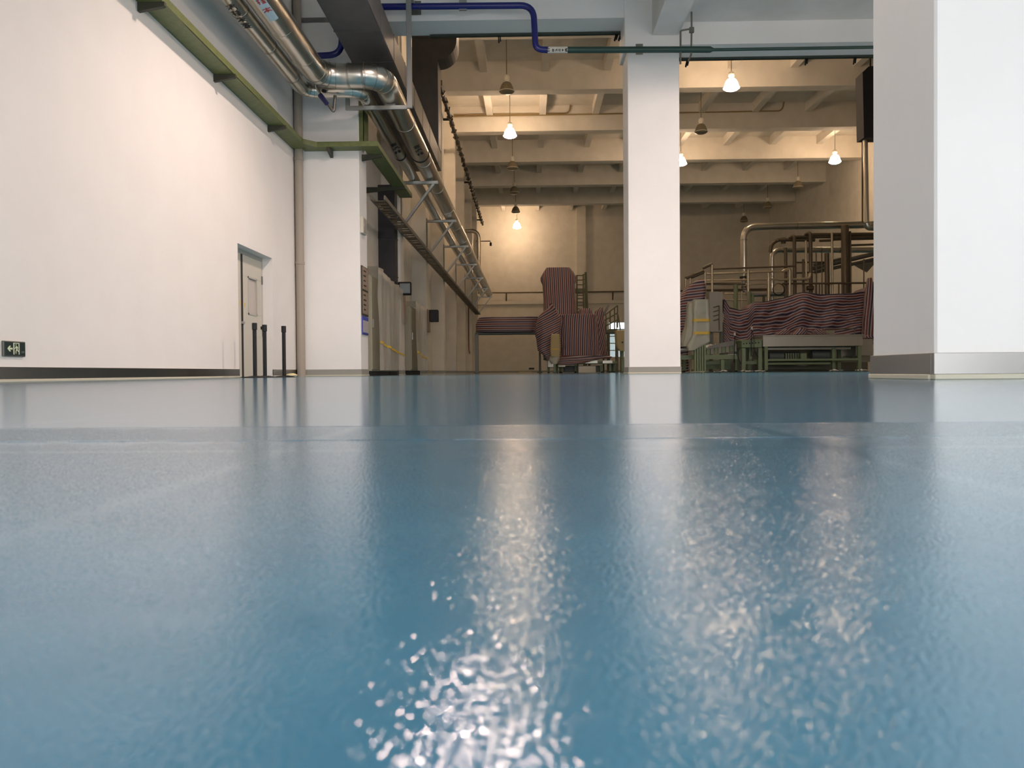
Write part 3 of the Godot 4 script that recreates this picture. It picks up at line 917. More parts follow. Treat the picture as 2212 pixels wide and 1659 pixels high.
	part("upright", sh().span(v3(-2.3, 5.19, hz - 0.03), v3(-2.2, 7.5, hz + 0.03), 0.006), mats.steel, t)
	part("cross_bar", sh().span(v3(-3.5, 5.17, hz - 0.03), v3(-2.3, 5.25, hz + 0.03), 0.006), mats.steel, t)
	part("short_upright", sh().span(v3(-3.5, 5.25, hz - 0.03), v3(-3.42, 5.46, hz + 0.03), 0.006), mats.steel, t)
	part("stub_arm", sh().span(v3(-2.3, 7.41, hz + 0.03), v3(-2.2, 7.49, LINE), 0.004), mats.steel, t)
	part("wall_plate", sh().span(v3(-2.4, 7.3, LINE - 0.015), v3(-2.1, 7.58, LINE), 0.004), mats.steel_dull, t)
	for x in [-3.08, -2.63]:
		part("saddle", sh().span(v3(x - 0.1, 5.245, hz - 0.03), v3(x + 0.1, 5.278 if x > -2.8 else 5.249, hz + 0.03)), mats.steel_dull, t)
	# wide sheet-metal duct under the ceiling, then its riser
	var x0 := -3.35
	var x1 := -2.53
	t = thing("air_duct", "wide dark grey sheet metal air duct running under the ceiling", "duct", v3(-2.9, 6.06, 15))
	part("body", sh().span(v3(x0, 6.06, -6.9), v3(x1 - 0.01, 6.58, 22.97), 0.006), mats.duct_grey, t)
	part("side_sheet", sh().span(v3(x1 - 0.015, 6.065, -6.9), v3(x1, 6.575, 22.97)), mats.duct_grey, t)
	for z in [11.2, 12.6, 14.0, 15.4, 16.8, 18.2, 19.6, 21.0]:
		part("flange", sh().span(v3(x0 - 0.008, 6.052, z), v3(x1 + 0.006, 6.588, z + 0.025), 0.002), mats.duct_grey, t)
	for z in [6.0, 12.0]:
		part("strap", sh().span(v3(x1 + 0.0, 6.5, z), v3(x1 + 0.02, 8.39, z + 0.04)), mats.steel_dull, t)
		part("strap", sh().span(v3(x0 - 0.02, 6.5, z), v3(x0, 8.39, z + 0.04)), mats.steel_dull, t)
	t = thing("duct_riser", "dark sheet metal riser with rounded shoulder behind the lintel", "duct", v3(-2.9, 6.06, 23.4))
	var poly := PackedVector2Array([Vector2(x0, 6.06), Vector2(x1, 6.06), Vector2(x1, 9.05)])
	for k in 9:
		var a := -PI / 2 + PI / 2 * k / 8.0
		poly.append(Vector2(x1 + 0.56 * cos(a), 9.62 + 0.56 * sin(a)))
	poly.append(Vector2(x1 + 0.56, 12.645))
	poly.append(Vector2(x0, 12.645))
	part("body", sh().prism(v3(0, 0, 23.0), Vector3.RIGHT, Vector3.UP, Vector3(0, 0, -0.8), poly), mats.duct_grey, t)
	part("side_sheet", sh().span(v3(x1, 6.6, 23.02), v3(x1 + 0.01, 9.05, 23.78)), mats.duct_grey, t)
	part("rim", sh().span(v3(x0, 9.68, 22.98), v3(x1 + 0.58, 9.72, 23.0)), mats.duct_grey, t)
	# blue and green water pipe in front of the lintel
	var pd := 15.75
	t = thing("water_pipe", "blue pipe turning down and becoming a dark green pipe at its white label", "pipe", at(1150, 100, pd))
	var blue: Array = bend([at(660, 122, pd), at(738, 118, pd), at(738, 15.5, pd), at(1152, 11.5, pd), at(1157, 106, pd), at(1186, 108, pd)], 0.26, 7)
	part("blue_run", sh().tube(blue, 0.062, 18), mats.pipe_blue, t)
	part("green_run", sh().tube([at(1186, 108, pd), at(1534, 107, pd)], 0.061, 18), mats.pipe_green, t)
	part("reducer", sh().tube([at(1534, 107, pd), at(1541, 107, pd)], 0.061, 18, true, 0.03), mats.pipe_green, t)
	part("thin_run", sh().tube([at(1540, 107.5, pd), v3(8.98, at(1540, 107.5, pd).y, pd)], 0.03, 12), mats.pipe_green, t)
	var lab := part("label_sleeve", sh().tube([at(1183, 108, pd), at(1226, 107.8, pd)], 0.0625, 18, false), mats.label_white, t)
	part("lettering", lettering(at(1192, 111.5, pd - 0.063), Vector3.RIGHT, Vector3.UP, Vector3(0, 0, 0.004), 5, 0.052, 0.01), mats.print_black, lab)
	for e in [[1183, 1], [1226, -1]]:
		var o := at(e[0], 108, pd - 0.06)
		for k in [-1, 1]:
			part("arrow_mark", sh().prism(o, Vector3.RIGHT * e[1] * 0.01, Vector3.UP * 0.01, Vector3(0, 0, 0.005), PackedVector2Array([Vector2(0, 1.2 * k), Vector2(4, 1.2 * k), Vector2(4, 2.6 * k), Vector2(0, 3.2 * k)])), mats.print_black, lab)
	part("strap", sh().bar(at(1000, -90, pd), at(1000, 23, pd), 0.03, 0.15), mats.steel, t)
	part("strap", sh().bar(at(1381, 95, pd), at(1381, 118, pd), 0.012, 0.14), mats.steel_dull, t)
	var hook: Array = [at(1470, 138, pd - 0.02), at(1470, 66, pd), at(1494, 62, pd), at(1493, 118, pd), at(1487, 132, pd + 0.5)]
	part("hanger_loop", sh().tube(bend(hook, 0.04), 0.018, 8), mats.steel_dull, t)
	part("hanger_plate", sh().box(at(1494, 65, pd), Vector3(0.09, 0.1, 0.06), 0.004), mats.steel_dull, t)
	part("hanger_rod", sh().bar(at(1494, 65, pd) + Vector3(0, 0, 0), v3(at(1494, 65, pd).x, 7.1, pd), 0.03, 0.03), mats.steel_dull, t)
	# thin green rails under the back edges of the lintels with their hooks
	for e in [[-2.0, 2.02, 7.17, LINE + 0.66, [1083, 1336, 1345], 84, "dark green steel rail under the lintel beside the blue pipe"], [3.12, 8.98, 6.62, LINE + 0.7, [1487, 1740, 1842], 132, "dark green steel rail under the lower lintel beyond the middle column"]]:
		t = thing("steel_rail", e[6], "rail", v3((e[0] + e[1]) / 2, e[2] - 0.05, e[3]))
		part("angle", sh().span(v3(e[0], e[2] - 0.045, e[3] - 0.04), v3(e[1], e[2] + 0.0, e[3] + 0.05), 0.003), mats.rail_green, t)
		for px in e[4]:
			var hx: float = (px - 1140.0) * e[3] / FOCAL
			var s := sh()
			s.bar(v3(hx, e[2] - 0.02, e[3] + 0.02), v3(hx - 0.02 - 0.03 * signf(hx - 1.0), e[2] - 0.2, e[3] - 0.05), 0.025, 0.03)
			s.bar(v3(hx + 0.035, e[2] - 0.02, e[3] + 0.02), v3(hx + 0.015 - 0.03 * signf(hx - 1.0), e[2] - 0.17, e[3] - 0.05), 0.02, 0.03)
			part("hook", s, mats.black_iron, t)

# ---------------------------------------------------------------- pendants
func pendant_body(lit: String, rod: float, tag: String, group: String) -> Node3D:
	# origin at the bottom of the glass
	var t := thing("pendant_lamp", tag, "lamp", Vector3.ZERO, group)
	var glass: Material = mats[lit] if lit else mats.lamp_glass
	var bell := [Vector2(0.08, 0.44), Vector2(0.15, 0.40), Vector2(0.2, 0.33), Vector2(0.24, 0.23), Vector2(0.275, 0.12), Vector2(0.29, 0.085)]
	part("shade", sh().lathe(Vector3.ZERO, bell, 28), glass, t)
	part("lens", sh().lathe(Vector3.ZERO, [Vector2(0.29, 0.085), Vector2(0.24, 0.035), Vector2(0.15, 0.0), Vector2(0.0, -0.01)], 28), glass, t)
	part("rim", sh().lathe(Vector3.ZERO, [Vector2(0.288, 0.075), Vector2(0.298, 0.08), Vector2(0.298, 0.092), Vector2(0.286, 0.1)], 28, false), mats.lamp_cap if not lit else glass, t)
	part("neck", sh().lathe(Vector3.ZERO, [Vector2(0.085, 0.43), Vector2(0.085, 0.48), Vector2(0.065, 0.5)], 20, false), mats.lamp_cap, t)
	part("ballast_cap", sh().lathe(Vector3.ZERO, [Vector2(0.06, 0.49), Vector2(0.105, 0.51), Vector2(0.11, 0.6), Vector2(0.1, 0.66), Vector2(0.05, 0.7), Vector2(0.012, 0.71)], 20), mats.lamp_cap, t)
	part("rod", sh().tube([Vector3(0, 0.7, 0), Vector3(0, rod, 0)], 0.014, 8), mats.rod, t)
	return t

func lamp_light(t: Node3D, color: Color, energy: float) -> void:
	var l := OmniLight3D.new()
	l.name = "lamp_light"
	l.light_color = color
	l.light_energy = energy
	l.light_size = 0.15
	l.omni_range = 120.0
	l.omni_attenuation = 2.0
	l.shadow_enabled = true
	t.add_child(l, true)
	l.position = Vector3(0, -0.18, 0)

func build_lamps() -> void:
	var group := "pendant lamps under the hall roof"
	var y := 10.45
	var top := 12.66 - y
	var x1 := -0.7
	var row1 := ["unlit pendant lamp nearest the lintel, largest of the unlit lamps", "glowing pendant lamp below the first unlit one in the long row", "unlit pendant lamp just below the glowing one in the long row", "unlit pendant lamp fourth along the long row of lamps", "unlit pendant lamp hanging just above the last glowing one", "glowing pendant lamp at the far end before the back wall"]
	for i in 6:
		var lit := i == 1 or i == 5
		var o := pendant_body("lamp_warm" if lit else "", top, row1[i], group)
		o.position = v3(x1, y, 29.9 + 5.6 * i)
		if lit:
			lamp_light(o, LAMP_WARM, LAMP_ENERGY)
	var row2 := [[-0.7, 24.3, true, "glowing pendant lamp just behind the lintel by the blue pipe"], [7.65, 29.9, true, "large glowing pendant lamp to the right of the middle column"], [7.7, 35.3, false, "unlit pendant lamp below the large glowing one beside the middle column"], [7.85, 40.7, true, "glowing pendant lamp half hidden by the middle column"],
		[15.6, 40.7, true, "glowing pendant lamp nearest the near white column"], [15.6, 46.2, false, "small unlit pendant lamp below the rightmost glowing one"], [15.55, 51.8, false, "small unlit pendant lamp in the dim corner, middle of three"], [15.3, 56.5, false, "smallest unlit pendant lamp above the thick silver pipe elbow"]]
	for r in row2:
		var o := pendant_body("lamp_warm" if r[2] else "", top, r[3], group)
		o.position = v3(r[0], y, r[1])
		if r[2]:
			lamp_light(o, LAMP_WARM, LAMP_ENERGY)
	# the near hall has lamps with deep metal reflectors, above the frame
	var near := [[v3(-0.75, 6.95, 11.0), "lit reflector lamp under the near ceiling before the lintel", 8.41, 66.0, 1.0], [v3(-0.75, 6.95, -4.0), "lit reflector lamp under the near ceiling above the open floor", 8.41, 66.0, 0.6], [v3(5.9, 6.35, 11.0), "lit reflector lamp in the side bay behind the near white column", 7.08, 89.0, 1.0]]
	for n in near:
		var o := thing("reflector_lamp", n[1], "lamp", Vector3.ZERO, "reflector lamps of the near hall")
		part("reflector", sh().lathe(Vector3.ZERO, [Vector2(0.29, 0.0), Vector2(0.27, 0.12), Vector2(0.2, 0.3), Vector2(0.1, 0.4), Vector2(0.0, 0.41)], 28), mats.reflector, o)
		part("lens", sh().lathe(Vector3.ZERO, [Vector2(0.28, 0.03), Vector2(0.18, 0.0), Vector2(0.0, -0.012)], 28), mats.lamp_cool, o)
		part("ballast_cap", sh().lathe(Vector3.ZERO, [Vector2(0.1, 0.4), Vector2(0.11, 0.6), Vector2(0.05, 0.68), Vector2(0.012, 0.7)], 20), mats.lamp_cap, o)
		part("rod", sh().tube([Vector3(0, 0.69, 0), Vector3(0, n[2] - n[0].y, 0)], 0.014, 8), mats.rod, o)
		o.position = n[0]
		var l := SpotLight3D.new()
		l.name = "lamp_light"
		l.light_color = LAMP_COOL
		l.light_energy = NEAR_ENERGY * n[4]
		l.light_size = 0.25
		l.spot_range = 90.0
		l.spot_attenuation = 2.0
		l.spot_angle = n[3]
		l.spot_angle_attenuation = 0.5 if n[3] < 80.0 else 0.12
		l.shadow_enabled = true
		o.add_child(l, true)
		l.position = Vector3(0, -0.06, 0)
		l.rotation.x = -PI / 2

# ---------------------------------------------------------------- far hall: left side
func build_hall_left() -> void:
	# bracketed supports on each pier carrying the two pipes
	for i in range(1, 8):
		var z := LINE + BAY * i - 0.1
		var names := ["first", "second", "third", "fourth", "fifth", "sixth", "seventh"]
		var t := thing("pipe_bracket", "galvanised pipe bracket with diagonal brace, %s from the white column" % names[i - 1], "bracket", v3(PIER, 4.0, z), "pipe brackets along the hall piers")
		part("arm", sh().span(v3(PIER, 5.16, z - 0.04), v3(-2.38, 5.245, z + 0.04), 0.006), mats.steel, t)
		part("wall_plate", sh().span(v3(PIER, 3.92, z - 0.06), v3(PIER + 0.02, 5.3, z + 0.06), 0.003), mats.steel_dull, t)
		part("brace", sh().bar(v3(PIER + 0.03, 4.03, z), v3(-2.5, 5.17, z), 0.07, 0.07, 0.006), mats.steel, t)
		for x in [-3.08, -2.63]:
			part("saddle", sh().span(v3(x - 0.1, 5.245, z - 0.05), v3(x + 0.1, 5.272 if x > -2.8 else 5.249, z + 0.05)), mats.steel_dull, t)
	# slotted cable ladder along the piers
	var t := thing("cable_ladder", "brown slotted cable ladder running along the piers below the pipes", "cable tray", v3(-3.25, 3.8, 35))
	for x in [-3.374, -3.08]:
		part("side_rail", sh().span(v3(x, 3.8, 17.2), v3(x + 0.03, 3.9, 52), 0.004), mats.steel_dull, t)
	for k in 110:
		part("rung", sh().span(v3(-3.36, 3.805, 17.4 + 0.315 * k), v3(-3.06, 3.83, 17.4 + 0.315 * k + (0.1 if k % 3 else 0.2))), mats.pipe_brown, t)
	# rope of black cables high on the wall with its brackets
	t = thing("cable_bundle", "dark bundled cable run slanting away high along the hall wall", "cable", v3(-3.1, 10.5, 42))
	var path := []
	for k in 60:
		path.append(v3(-3.12 + 0.02 * folds.get_noise_1d(k * 31), 10.55 + 0.025 * folds.get_noise_1d(k * 57 + 400), 28.5 + 28.3 * k / 59.0))
	part("cable", sh().tube(path, 0.075, 8), mats.black_iron, t)
	for k in 58:
		if k % 2 == 0:
			part("tie", sh().box(path[k + 1], Vector3(0.2, 0.2, 0.06), 0.0, Basis(Vector3.BACK, 0.5 * k)), mats.pipe_brown, t)
	for z in [32.9, 43.8, 54.6]:
		part("arm", sh().span(v3(PIER, 10.45, z), v3(-3.0, 10.53, z + 0.08)), mats.black_iron, t)
	# conduits clipped to the second beam, each turning up at its end
	var cz := 37.85
	var e1: Array = bend([v3(-3.4, 12.42, cz), at(1230, 245, cz), at(1235, 200, cz)], 0.25)
	e1[0].y = e1[1].y
	solo("conduit", sh().tube(e1, 0.03, 8), mats.conduit, "thin brass-coloured conduit on the beam turning up above the lamps", "conduit")
	var e2: Array = bend([v3(-3.4, 12.2, cz), at(1690, 239.5, cz), at(1697, 195, cz)], 0.25)
	e2[0].y = at(1140, 249.5, cz).y
	solo("conduit", sh().tube(e2, 0.03, 8), mats.conduit, "long thin conduit on the beam passing behind the middle column", "conduit")
	# pair of silver pipes that turn down at the end of the wall
	for k in 2:
		var sx := 1020.0 + 14.0 * k
		var run: Array = bend([Vector3(FWL + 0.01, at(1012, 495 + 4 * k, 50 - 1.2 * k).y, -50 + 1.2 * k), at(sx, 495 + 4 * k, 50 - 1.2 * k), at(sx, 600, 50 - 1.2 * k)], 0.5)
		solo("steam_pipe", sh().tube(run, 0.12, 12), mats.cladding, ["silver pipe turning down beside the far end of the wall", "outer of the two silver pipes turning down at the far wall"][k], "pipe")
	t = thing("wall_nozzle", "small dark arm with downturned nozzle near the back wall", "nozzle", at(1045, 521, 52))
	part("arm", sh().tube([at(1028, 521, 52), at(1059, 521, 52), at(1060, 526, 52)], 0.03, 8), mats.black_iron, t)
	part("nozzle", sh().tube([at(1060, 524, 52), at(1060, 531, 52)], 0.07, 8), mats.black_iron, t)
	t = thing("back_pipe", "thin pipe on brackets crossing the back wall", "pipe", v3(7, 6.0, BACK - 0.3))
	part("run", sh().tube([v3(FWL + 0.01, 6.02, BACK - 0.3), v3(FWR - 0.01, 6.02, BACK - 0.3)], 0.05, 8), mats.pipe_brown, t)
	for k in 6:
		var bx := -1.6 + 4.0 * k
		part("bracket", sh().prism(v3(bx, 6.0, BACK), Vector3.BACK, Vector3.UP, Vector3(0.08, 0, 0), PackedVector2Array([Vector2(0, 0.0), Vector2(0.38, 0), Vector2(0.38, -0.06), Vector2(0, -0.7)])), mats.pipe_brown, t)
	solo("wall_vent", sh().span(v3(0.1, 0.24, BACK - 0.04), v3(0.5, 0.36, BACK), 0.004), mats.black_iron, "small black vent low on the back wall", "vent")
	solo("timber_strip", sh().span(v3(-0.62, 0, 58.6), v3(0.3, 0.07, 58.9), 0.006), mats.oak, "pale timber strip lying on the floor before the back wall", "timber")
	# dark riser and cabinets in the first bay
	t = thing("dark_riser", "dark vertical cable duct behind the wrapped cabinets", "duct", v3(-3.65, 0, 21.1))
	part("body", sh().span(v3(FWL, 0, 20.9), v3(-3.46, 5.0, 21.35), 0.01), mats.duct_black, t)
	for y in [2.6, 3.6]:
		part("joint", sh().span(v3(FWL, y, 20.885), v3(-3.45, y + 0.03, 21.36)), mats.duct_black, t)
	for k in 3:
		var z0 := 17.3 + 1.17 * k
		t = thing("control_cabinet", ["olive control cabinet with plastic sheet, nearest the white column", "olive control cabinet under plastic sheet, middle of its bank", "olive control cabinet under plastic sheet, next to the dark duct"][k], "cabinet", v3(-3.64, 0, z0 + 0.58), "wrapped cabinets along the hall wall")
		part("plinth", sh().span(v3(FWL + 0.02, 0, z0 + 0.02), v3(-3.41, 0.1, z0 + 1.13)), mats.rubber, t)
		part("body", sh().span(v3(FWL + 0.01, 0.1, z0), v3(-3.4, 2.2 - 0.06 * k, z0 + 1.15), 0.01), mats.cabinet_olive, t)
		part("door", sh().span(v3(-3.41, 0.14, z0 + 0.03), v3(-3.385, 2.16 - 0.06 * k, z0 + 1.12), 0.006), mats.cabinet_olive, t)
		part("handle", sh().span(v3(-3.385, 1.05, z0 + 0.1), v3(-3.36, 1.25, z0 + 0.14), 0.004), mats.steel, t)
	hang_film("plastic_sheet", "creased clear plastic sheet hung over the bank of cabinets", 17.25, 20.85, -3.24, 2.36, 2.16)
	t = thing("control_cabinet", "single wrapped grey cabinet beyond the first pier", "cabinet", v3(-3.64, 0, 23.6), "wrapped cabinets along the hall wall")
	part("plinth", sh().span(v3(FWL + 0.02, 0, 22.5), v3(-3.32, 0.12, 24.5)), mats.rubber, t)
	part("body", sh().span(v3(FWL + 0.01, 0.12, 22.45), v3(-3.3, 1.95, 24.55), 0.01), mats.cabinet_olive, t)
	part("door", sh().span(v3(-3.31, 0.16, 22.5), v3(-3.28, 1.9, 24.5), 0.006), mats.cabinet_olive, t)
	part("handle", sh().span(v3(-3.28, 1.0, 22.6), v3(-3.25, 1.2, 22.65), 0.004), mats.steel, t)
	hang_film("plastic_sheet", "creased clear plastic sheet hung over the single cabinet", 22.4, 24.6, -3.13, 2.06, 2.03)
	# wall displays on the piers
	t = thing("display_unit", "black-framed grey display on a bracket beside the first pier", "display", at(875, 638, 21.2))
	part("casing", sh().box(at(874.5, 623.5, 21.2), Vector3(0.35, 0.35, 0.16), 0.02), mats.post_black, t)
	part("screen", sh().box(at(874.8, 622.8, 21.115), Vector3(0.27, 0.26, 0.02), 0.004), mats.screen_grey, t)
	part("arm", sh().box(at(871, 622, 21.34), Vector3(0.1, 0.1, 0.12)), mats.post_black, t)
	part("bracket_board", sh().span(v3(PIER, 1.4, 21.45), v3(PIER + 0.05, 2.25, 21.95), 0.004), mats.board_brown, t)
	t = thing("speaker_box", "dark square box on a board at the second pier", "speaker", at(938, 695, 27))
	part("casing", sh().box(at(937.5, 682.5, 26.75), Vector3(0.3, 0.4, 0.25), 0.015), mats.post_black, t)
	part("grille", sh().box(at(937.5, 682.5, 26.62), Vector3(0.25, 0.35, 0.02)), mats.duct_black, t)
	part("back_board", sh().span(v3(PIER, 1.45, 26.9), v3(PIER + 0.06, 2.2, 27.45), 0.004), mats.board_brown, t)
	solo("hose", sh().tube(bend([at(1012, 650, 48.875), at(1012.5, 700, 48.875), at(1013, 757, 48.875), at(1015, 764, 48.875)], 0.1), 0.03, 8), mats.hose_red, "thin red hose hanging down the far pier", "hose")

func hang_film(called: String, label: String, z0: float, z1: float, x: float, h0: float, h1: float) -> void:
	var rows := []
	var uv := []
	for i in 15:
		var line := PackedVector3Array()
		var ul := PackedVector2Array()
		for j in 31:
			var q := j / 30.0
			var z := lerpf(z0, z1, q)
			var h := lerpf(h0, h1, q) + 0.06 * folds.get_noise_1d(z * 60)
			var p := i / 14.0
			var fold := 0.05 * folds.get_noise_2d(z * 130 + p * 25, p * 30) + 0.035 * folds.get_noise_2d(z * 260, p * 110)
			line.append(v3(x + fold + 0.03 * p, h + 0.02 - (h - 0.1) * p, z))
			ul.append(Vector2(z, p))
		rows.append(line)
		uv.append(ul)
	# over the top to the wall
	var back := PackedVector3Array()
	for q in rows[0]:
		back.append(Vector3(FWL + 0.03, q.y, q.z))
	rows.push_front(back)
	uv.push_front(uv[0])
	var t := thing(called, label, "plastic sheet", v3(x, 0.1, (z0 + z1) / 2), "clear plastic sheets over the cabinets")
	part("sheet", sh().sheet(rows, uv), mats.plastic_film, t)
	var tape := []
	var tu := []
	for i in 2:
		var line := PackedVector3Array()
		var ul := PackedVector2Array()
		for j in 31:
			var p: Vector3 = rows[11][j]
			line.append(Vector3(p.x + 0.012, p.y - 0.05 * i - 0.2 * j / 30.0, p.z))
			ul.append(Vector2.ZERO)
		tape.append(line)
		tu.append(ul)
	part("tape", sh().sheet(tape, tu), mats.tape_yellow, t)

# ---------------------------------------------------------------- tarpaulin covers
# profile: rows [py, left px, right px, thickness in metres] from the top down; front face at this depth
func cover(profile: Array, depth: float, upright: bool, crease: float, seed_ := 0.0, slant := 0.0, power := 0.55) -> Shape:
	var rows := []
	var uv := []
	var fine := []
	for i in profile.size() - 1:
		var n := maxi(1, int(absf(profile[i + 1][0] - profile[i][0]) / 6.0))
		for k in n:
			var r := []
			for j in 4:
				r.append(lerpf(profile[i][j], profile[i + 1][j], float(k) / n))
			fine.append(r)
	fine.append(profile[-1])
	var nseg := 56
	var first: Array = fine[0].duplicate()
	var midx: float = (first[1] + first[2]) / 2.0
	fine.push_front([first[0], lerpf(midx, first[1], 0.04), lerpf(midx, first[2], 0.04), first[3] * 0.04])
	for i in fine.size():
		var r: Array = fine[i]
		var back: float = fine[mini(i + 1, fine.size() - 1)][3] if i == 0 else r[3]
		var a: Vector3 = at(r[1], r[0], depth)
		var b: Vector3 = at(r[2], r[0], depth)
		var c := (a + b) / 2.0
		c.z = -(depth + back / 2.0)
		var hw := (b.x - a.x) / 2.0
		var hd: float = r[3] / 2.0
		var line := PackedVector3Array()
		var ul := PackedVector2Array()
		var run := 0.0
		for k in nseg + 1:
			var an := TAU * k / nseg
			var ca := cos(an)
			var sa := sin(an)
			var p := Vector3(signf(ca) * pow(absf(ca), power) * hw, 0, signf(sa) * pow(absf(sa), power) * hd)
			var out := Vector3(p.x / maxf(hw, 0.01), 0, p.z / maxf(hd, 0.01)).normalized()
			var q := c + p
			var fold := folds.get_noise_3d(q.x * 95 + seed_ * 77 + q.y * slant * 60, q.y * (14 if upright else 45), q.z * 95)
			fold += 0.5 * folds.get_noise_3d(q.x * 260 + seed_ * 31, q.y * 60, q.z * 260)
			fold += 0.3 * folds.get_noise_3d(q.x * 620 + seed_ * 17, q.y * 240 + q.x * 200, q.z * 620)
			var soft := minf(1.0, i / 3.0)
			q += out * fold * crease * soft
			if k > 0:
				run += Vector2(q.x - line[k - 1].x, q.z - line[k - 1].z).length()
			line.append(q)
			ul.append(Vector2(q.y, run + slant * q.y) if upright else Vector2(run, q.y + slant * run))
		if upright:
			# keep the stripes running straight down: measure from the middle of the front
			var mid: float = ul[nseg / 4].y - slant * line[nseg / 4].y
			for k in nseg + 1:
				ul[k].y -= mid
		rows.append(line)
		uv.append(ul)
	return sh().sheet(rows, uv, true)

# a hanging sheet with a draped top edge, folded back over what stands behind it
func curtain(tops: Array, bots: Array, depth: float, over: float, crease: float, seed_: float) -> Shape:
	var along := func(pts: Array, x: float) -> float:
		for i in pts.size() - 1:
			if x <= pts[i + 1][0]:
				var q: float = (x - pts[i][0]) / (pts[i + 1][0] - pts[i][0])
				return lerpf(pts[i][1], pts[i + 1][1], smoothstep(0.0, 1.0, q) * 0.5 + q * 0.5)
		return pts[-1][1]
	var rows := []
	var uv := []
	var nx := 80
	var ny := 22
	for i in range(-3, ny + 1):
		var line := PackedVector3Array()
		var ul := PackedVector2Array()
		for j in nx + 1:
			var x: float = lerpf(tops[0][0], tops[-1][0], float(j) / nx)
			var y0: float = along.call(tops, x)
			var y1: float = along.call(bots, x)
			var p := maxf(0.0, float(i) / ny)
			var q: Vector3 = at(x, lerpf(y0, y1, p), depth)
			if i < 0:
				q += Vector3(0, 0.02 * i, over * i / 3.0)
			var s := sin(p * PI)
			var fold := folds.get_noise_2d(q.x * 38 + seed_ * 50 + p * 25, q.y * 30) + 0.25 * folds.get_noise_2d(q.x * 230 + q.y * 190, q.y * 210 - q.x * 60) + 0.55 * folds.get_noise_2d(q.x * 95 - q.y * 60, q.y * 90 + seed_ * 13)
			q.z += fold * crease * (0.35 + s) if i >= 0 else 0.0
			q.y += 0.35 * fold * crease * (0.3 + s)
			line.append(q)
			ul.append(Vector2(q.x, (y1 - y0) * p * depth / FOCAL + 0.1 * folds.get_noise_2d(q.x * 30 + seed_ * 9, p * 70) + 0.3 * i * (1.0 if i < 0 else 0.0)))
		rows.append(line)
		uv.append(ul)
	return sh().sheet(rows, uv)

func leg(s: Shape, px: float, top: float, depth: float, w: float, d := 0.1) -> void:
	var a := at(px, top, depth)
	s.span(Vector3(a.x - w / 2, 0.05, a.z - d / 2), Vector3(a.x + w / 2, a.y, a.z + d / 2), 0.006)

func legs(parent: Node3D, list: Array, depth: float, w: float, m: Material) -> void:
	for e in list:
		var s := sh()
		leg(s, e[0], e[1], depth + (e[2] if e.size() > 2 else 0.0), w, w)
		var l := part("leg", s, m, parent)
		var a := at(e[0], 800, depth + (e[2] if e.size() > 2 else 0.0))
		part("foot", sh().lathe(Vector3(a.x, 0, a.z), [Vector2(0.06, 0), Vector2(0.06, 0.02), Vector2(0.025, 0.03), Vector2(0.025, 0.06)], 12, false), mats.rubber, l)

func rod(px0: float, py0: float, px1: float, py1: float, d: float, r: float, d1 := -1.0) -> Shape:
	return sh().tube([at(px0, py0, d), at(px1, py1, d if d1 < 0 else d1)], r, 8)

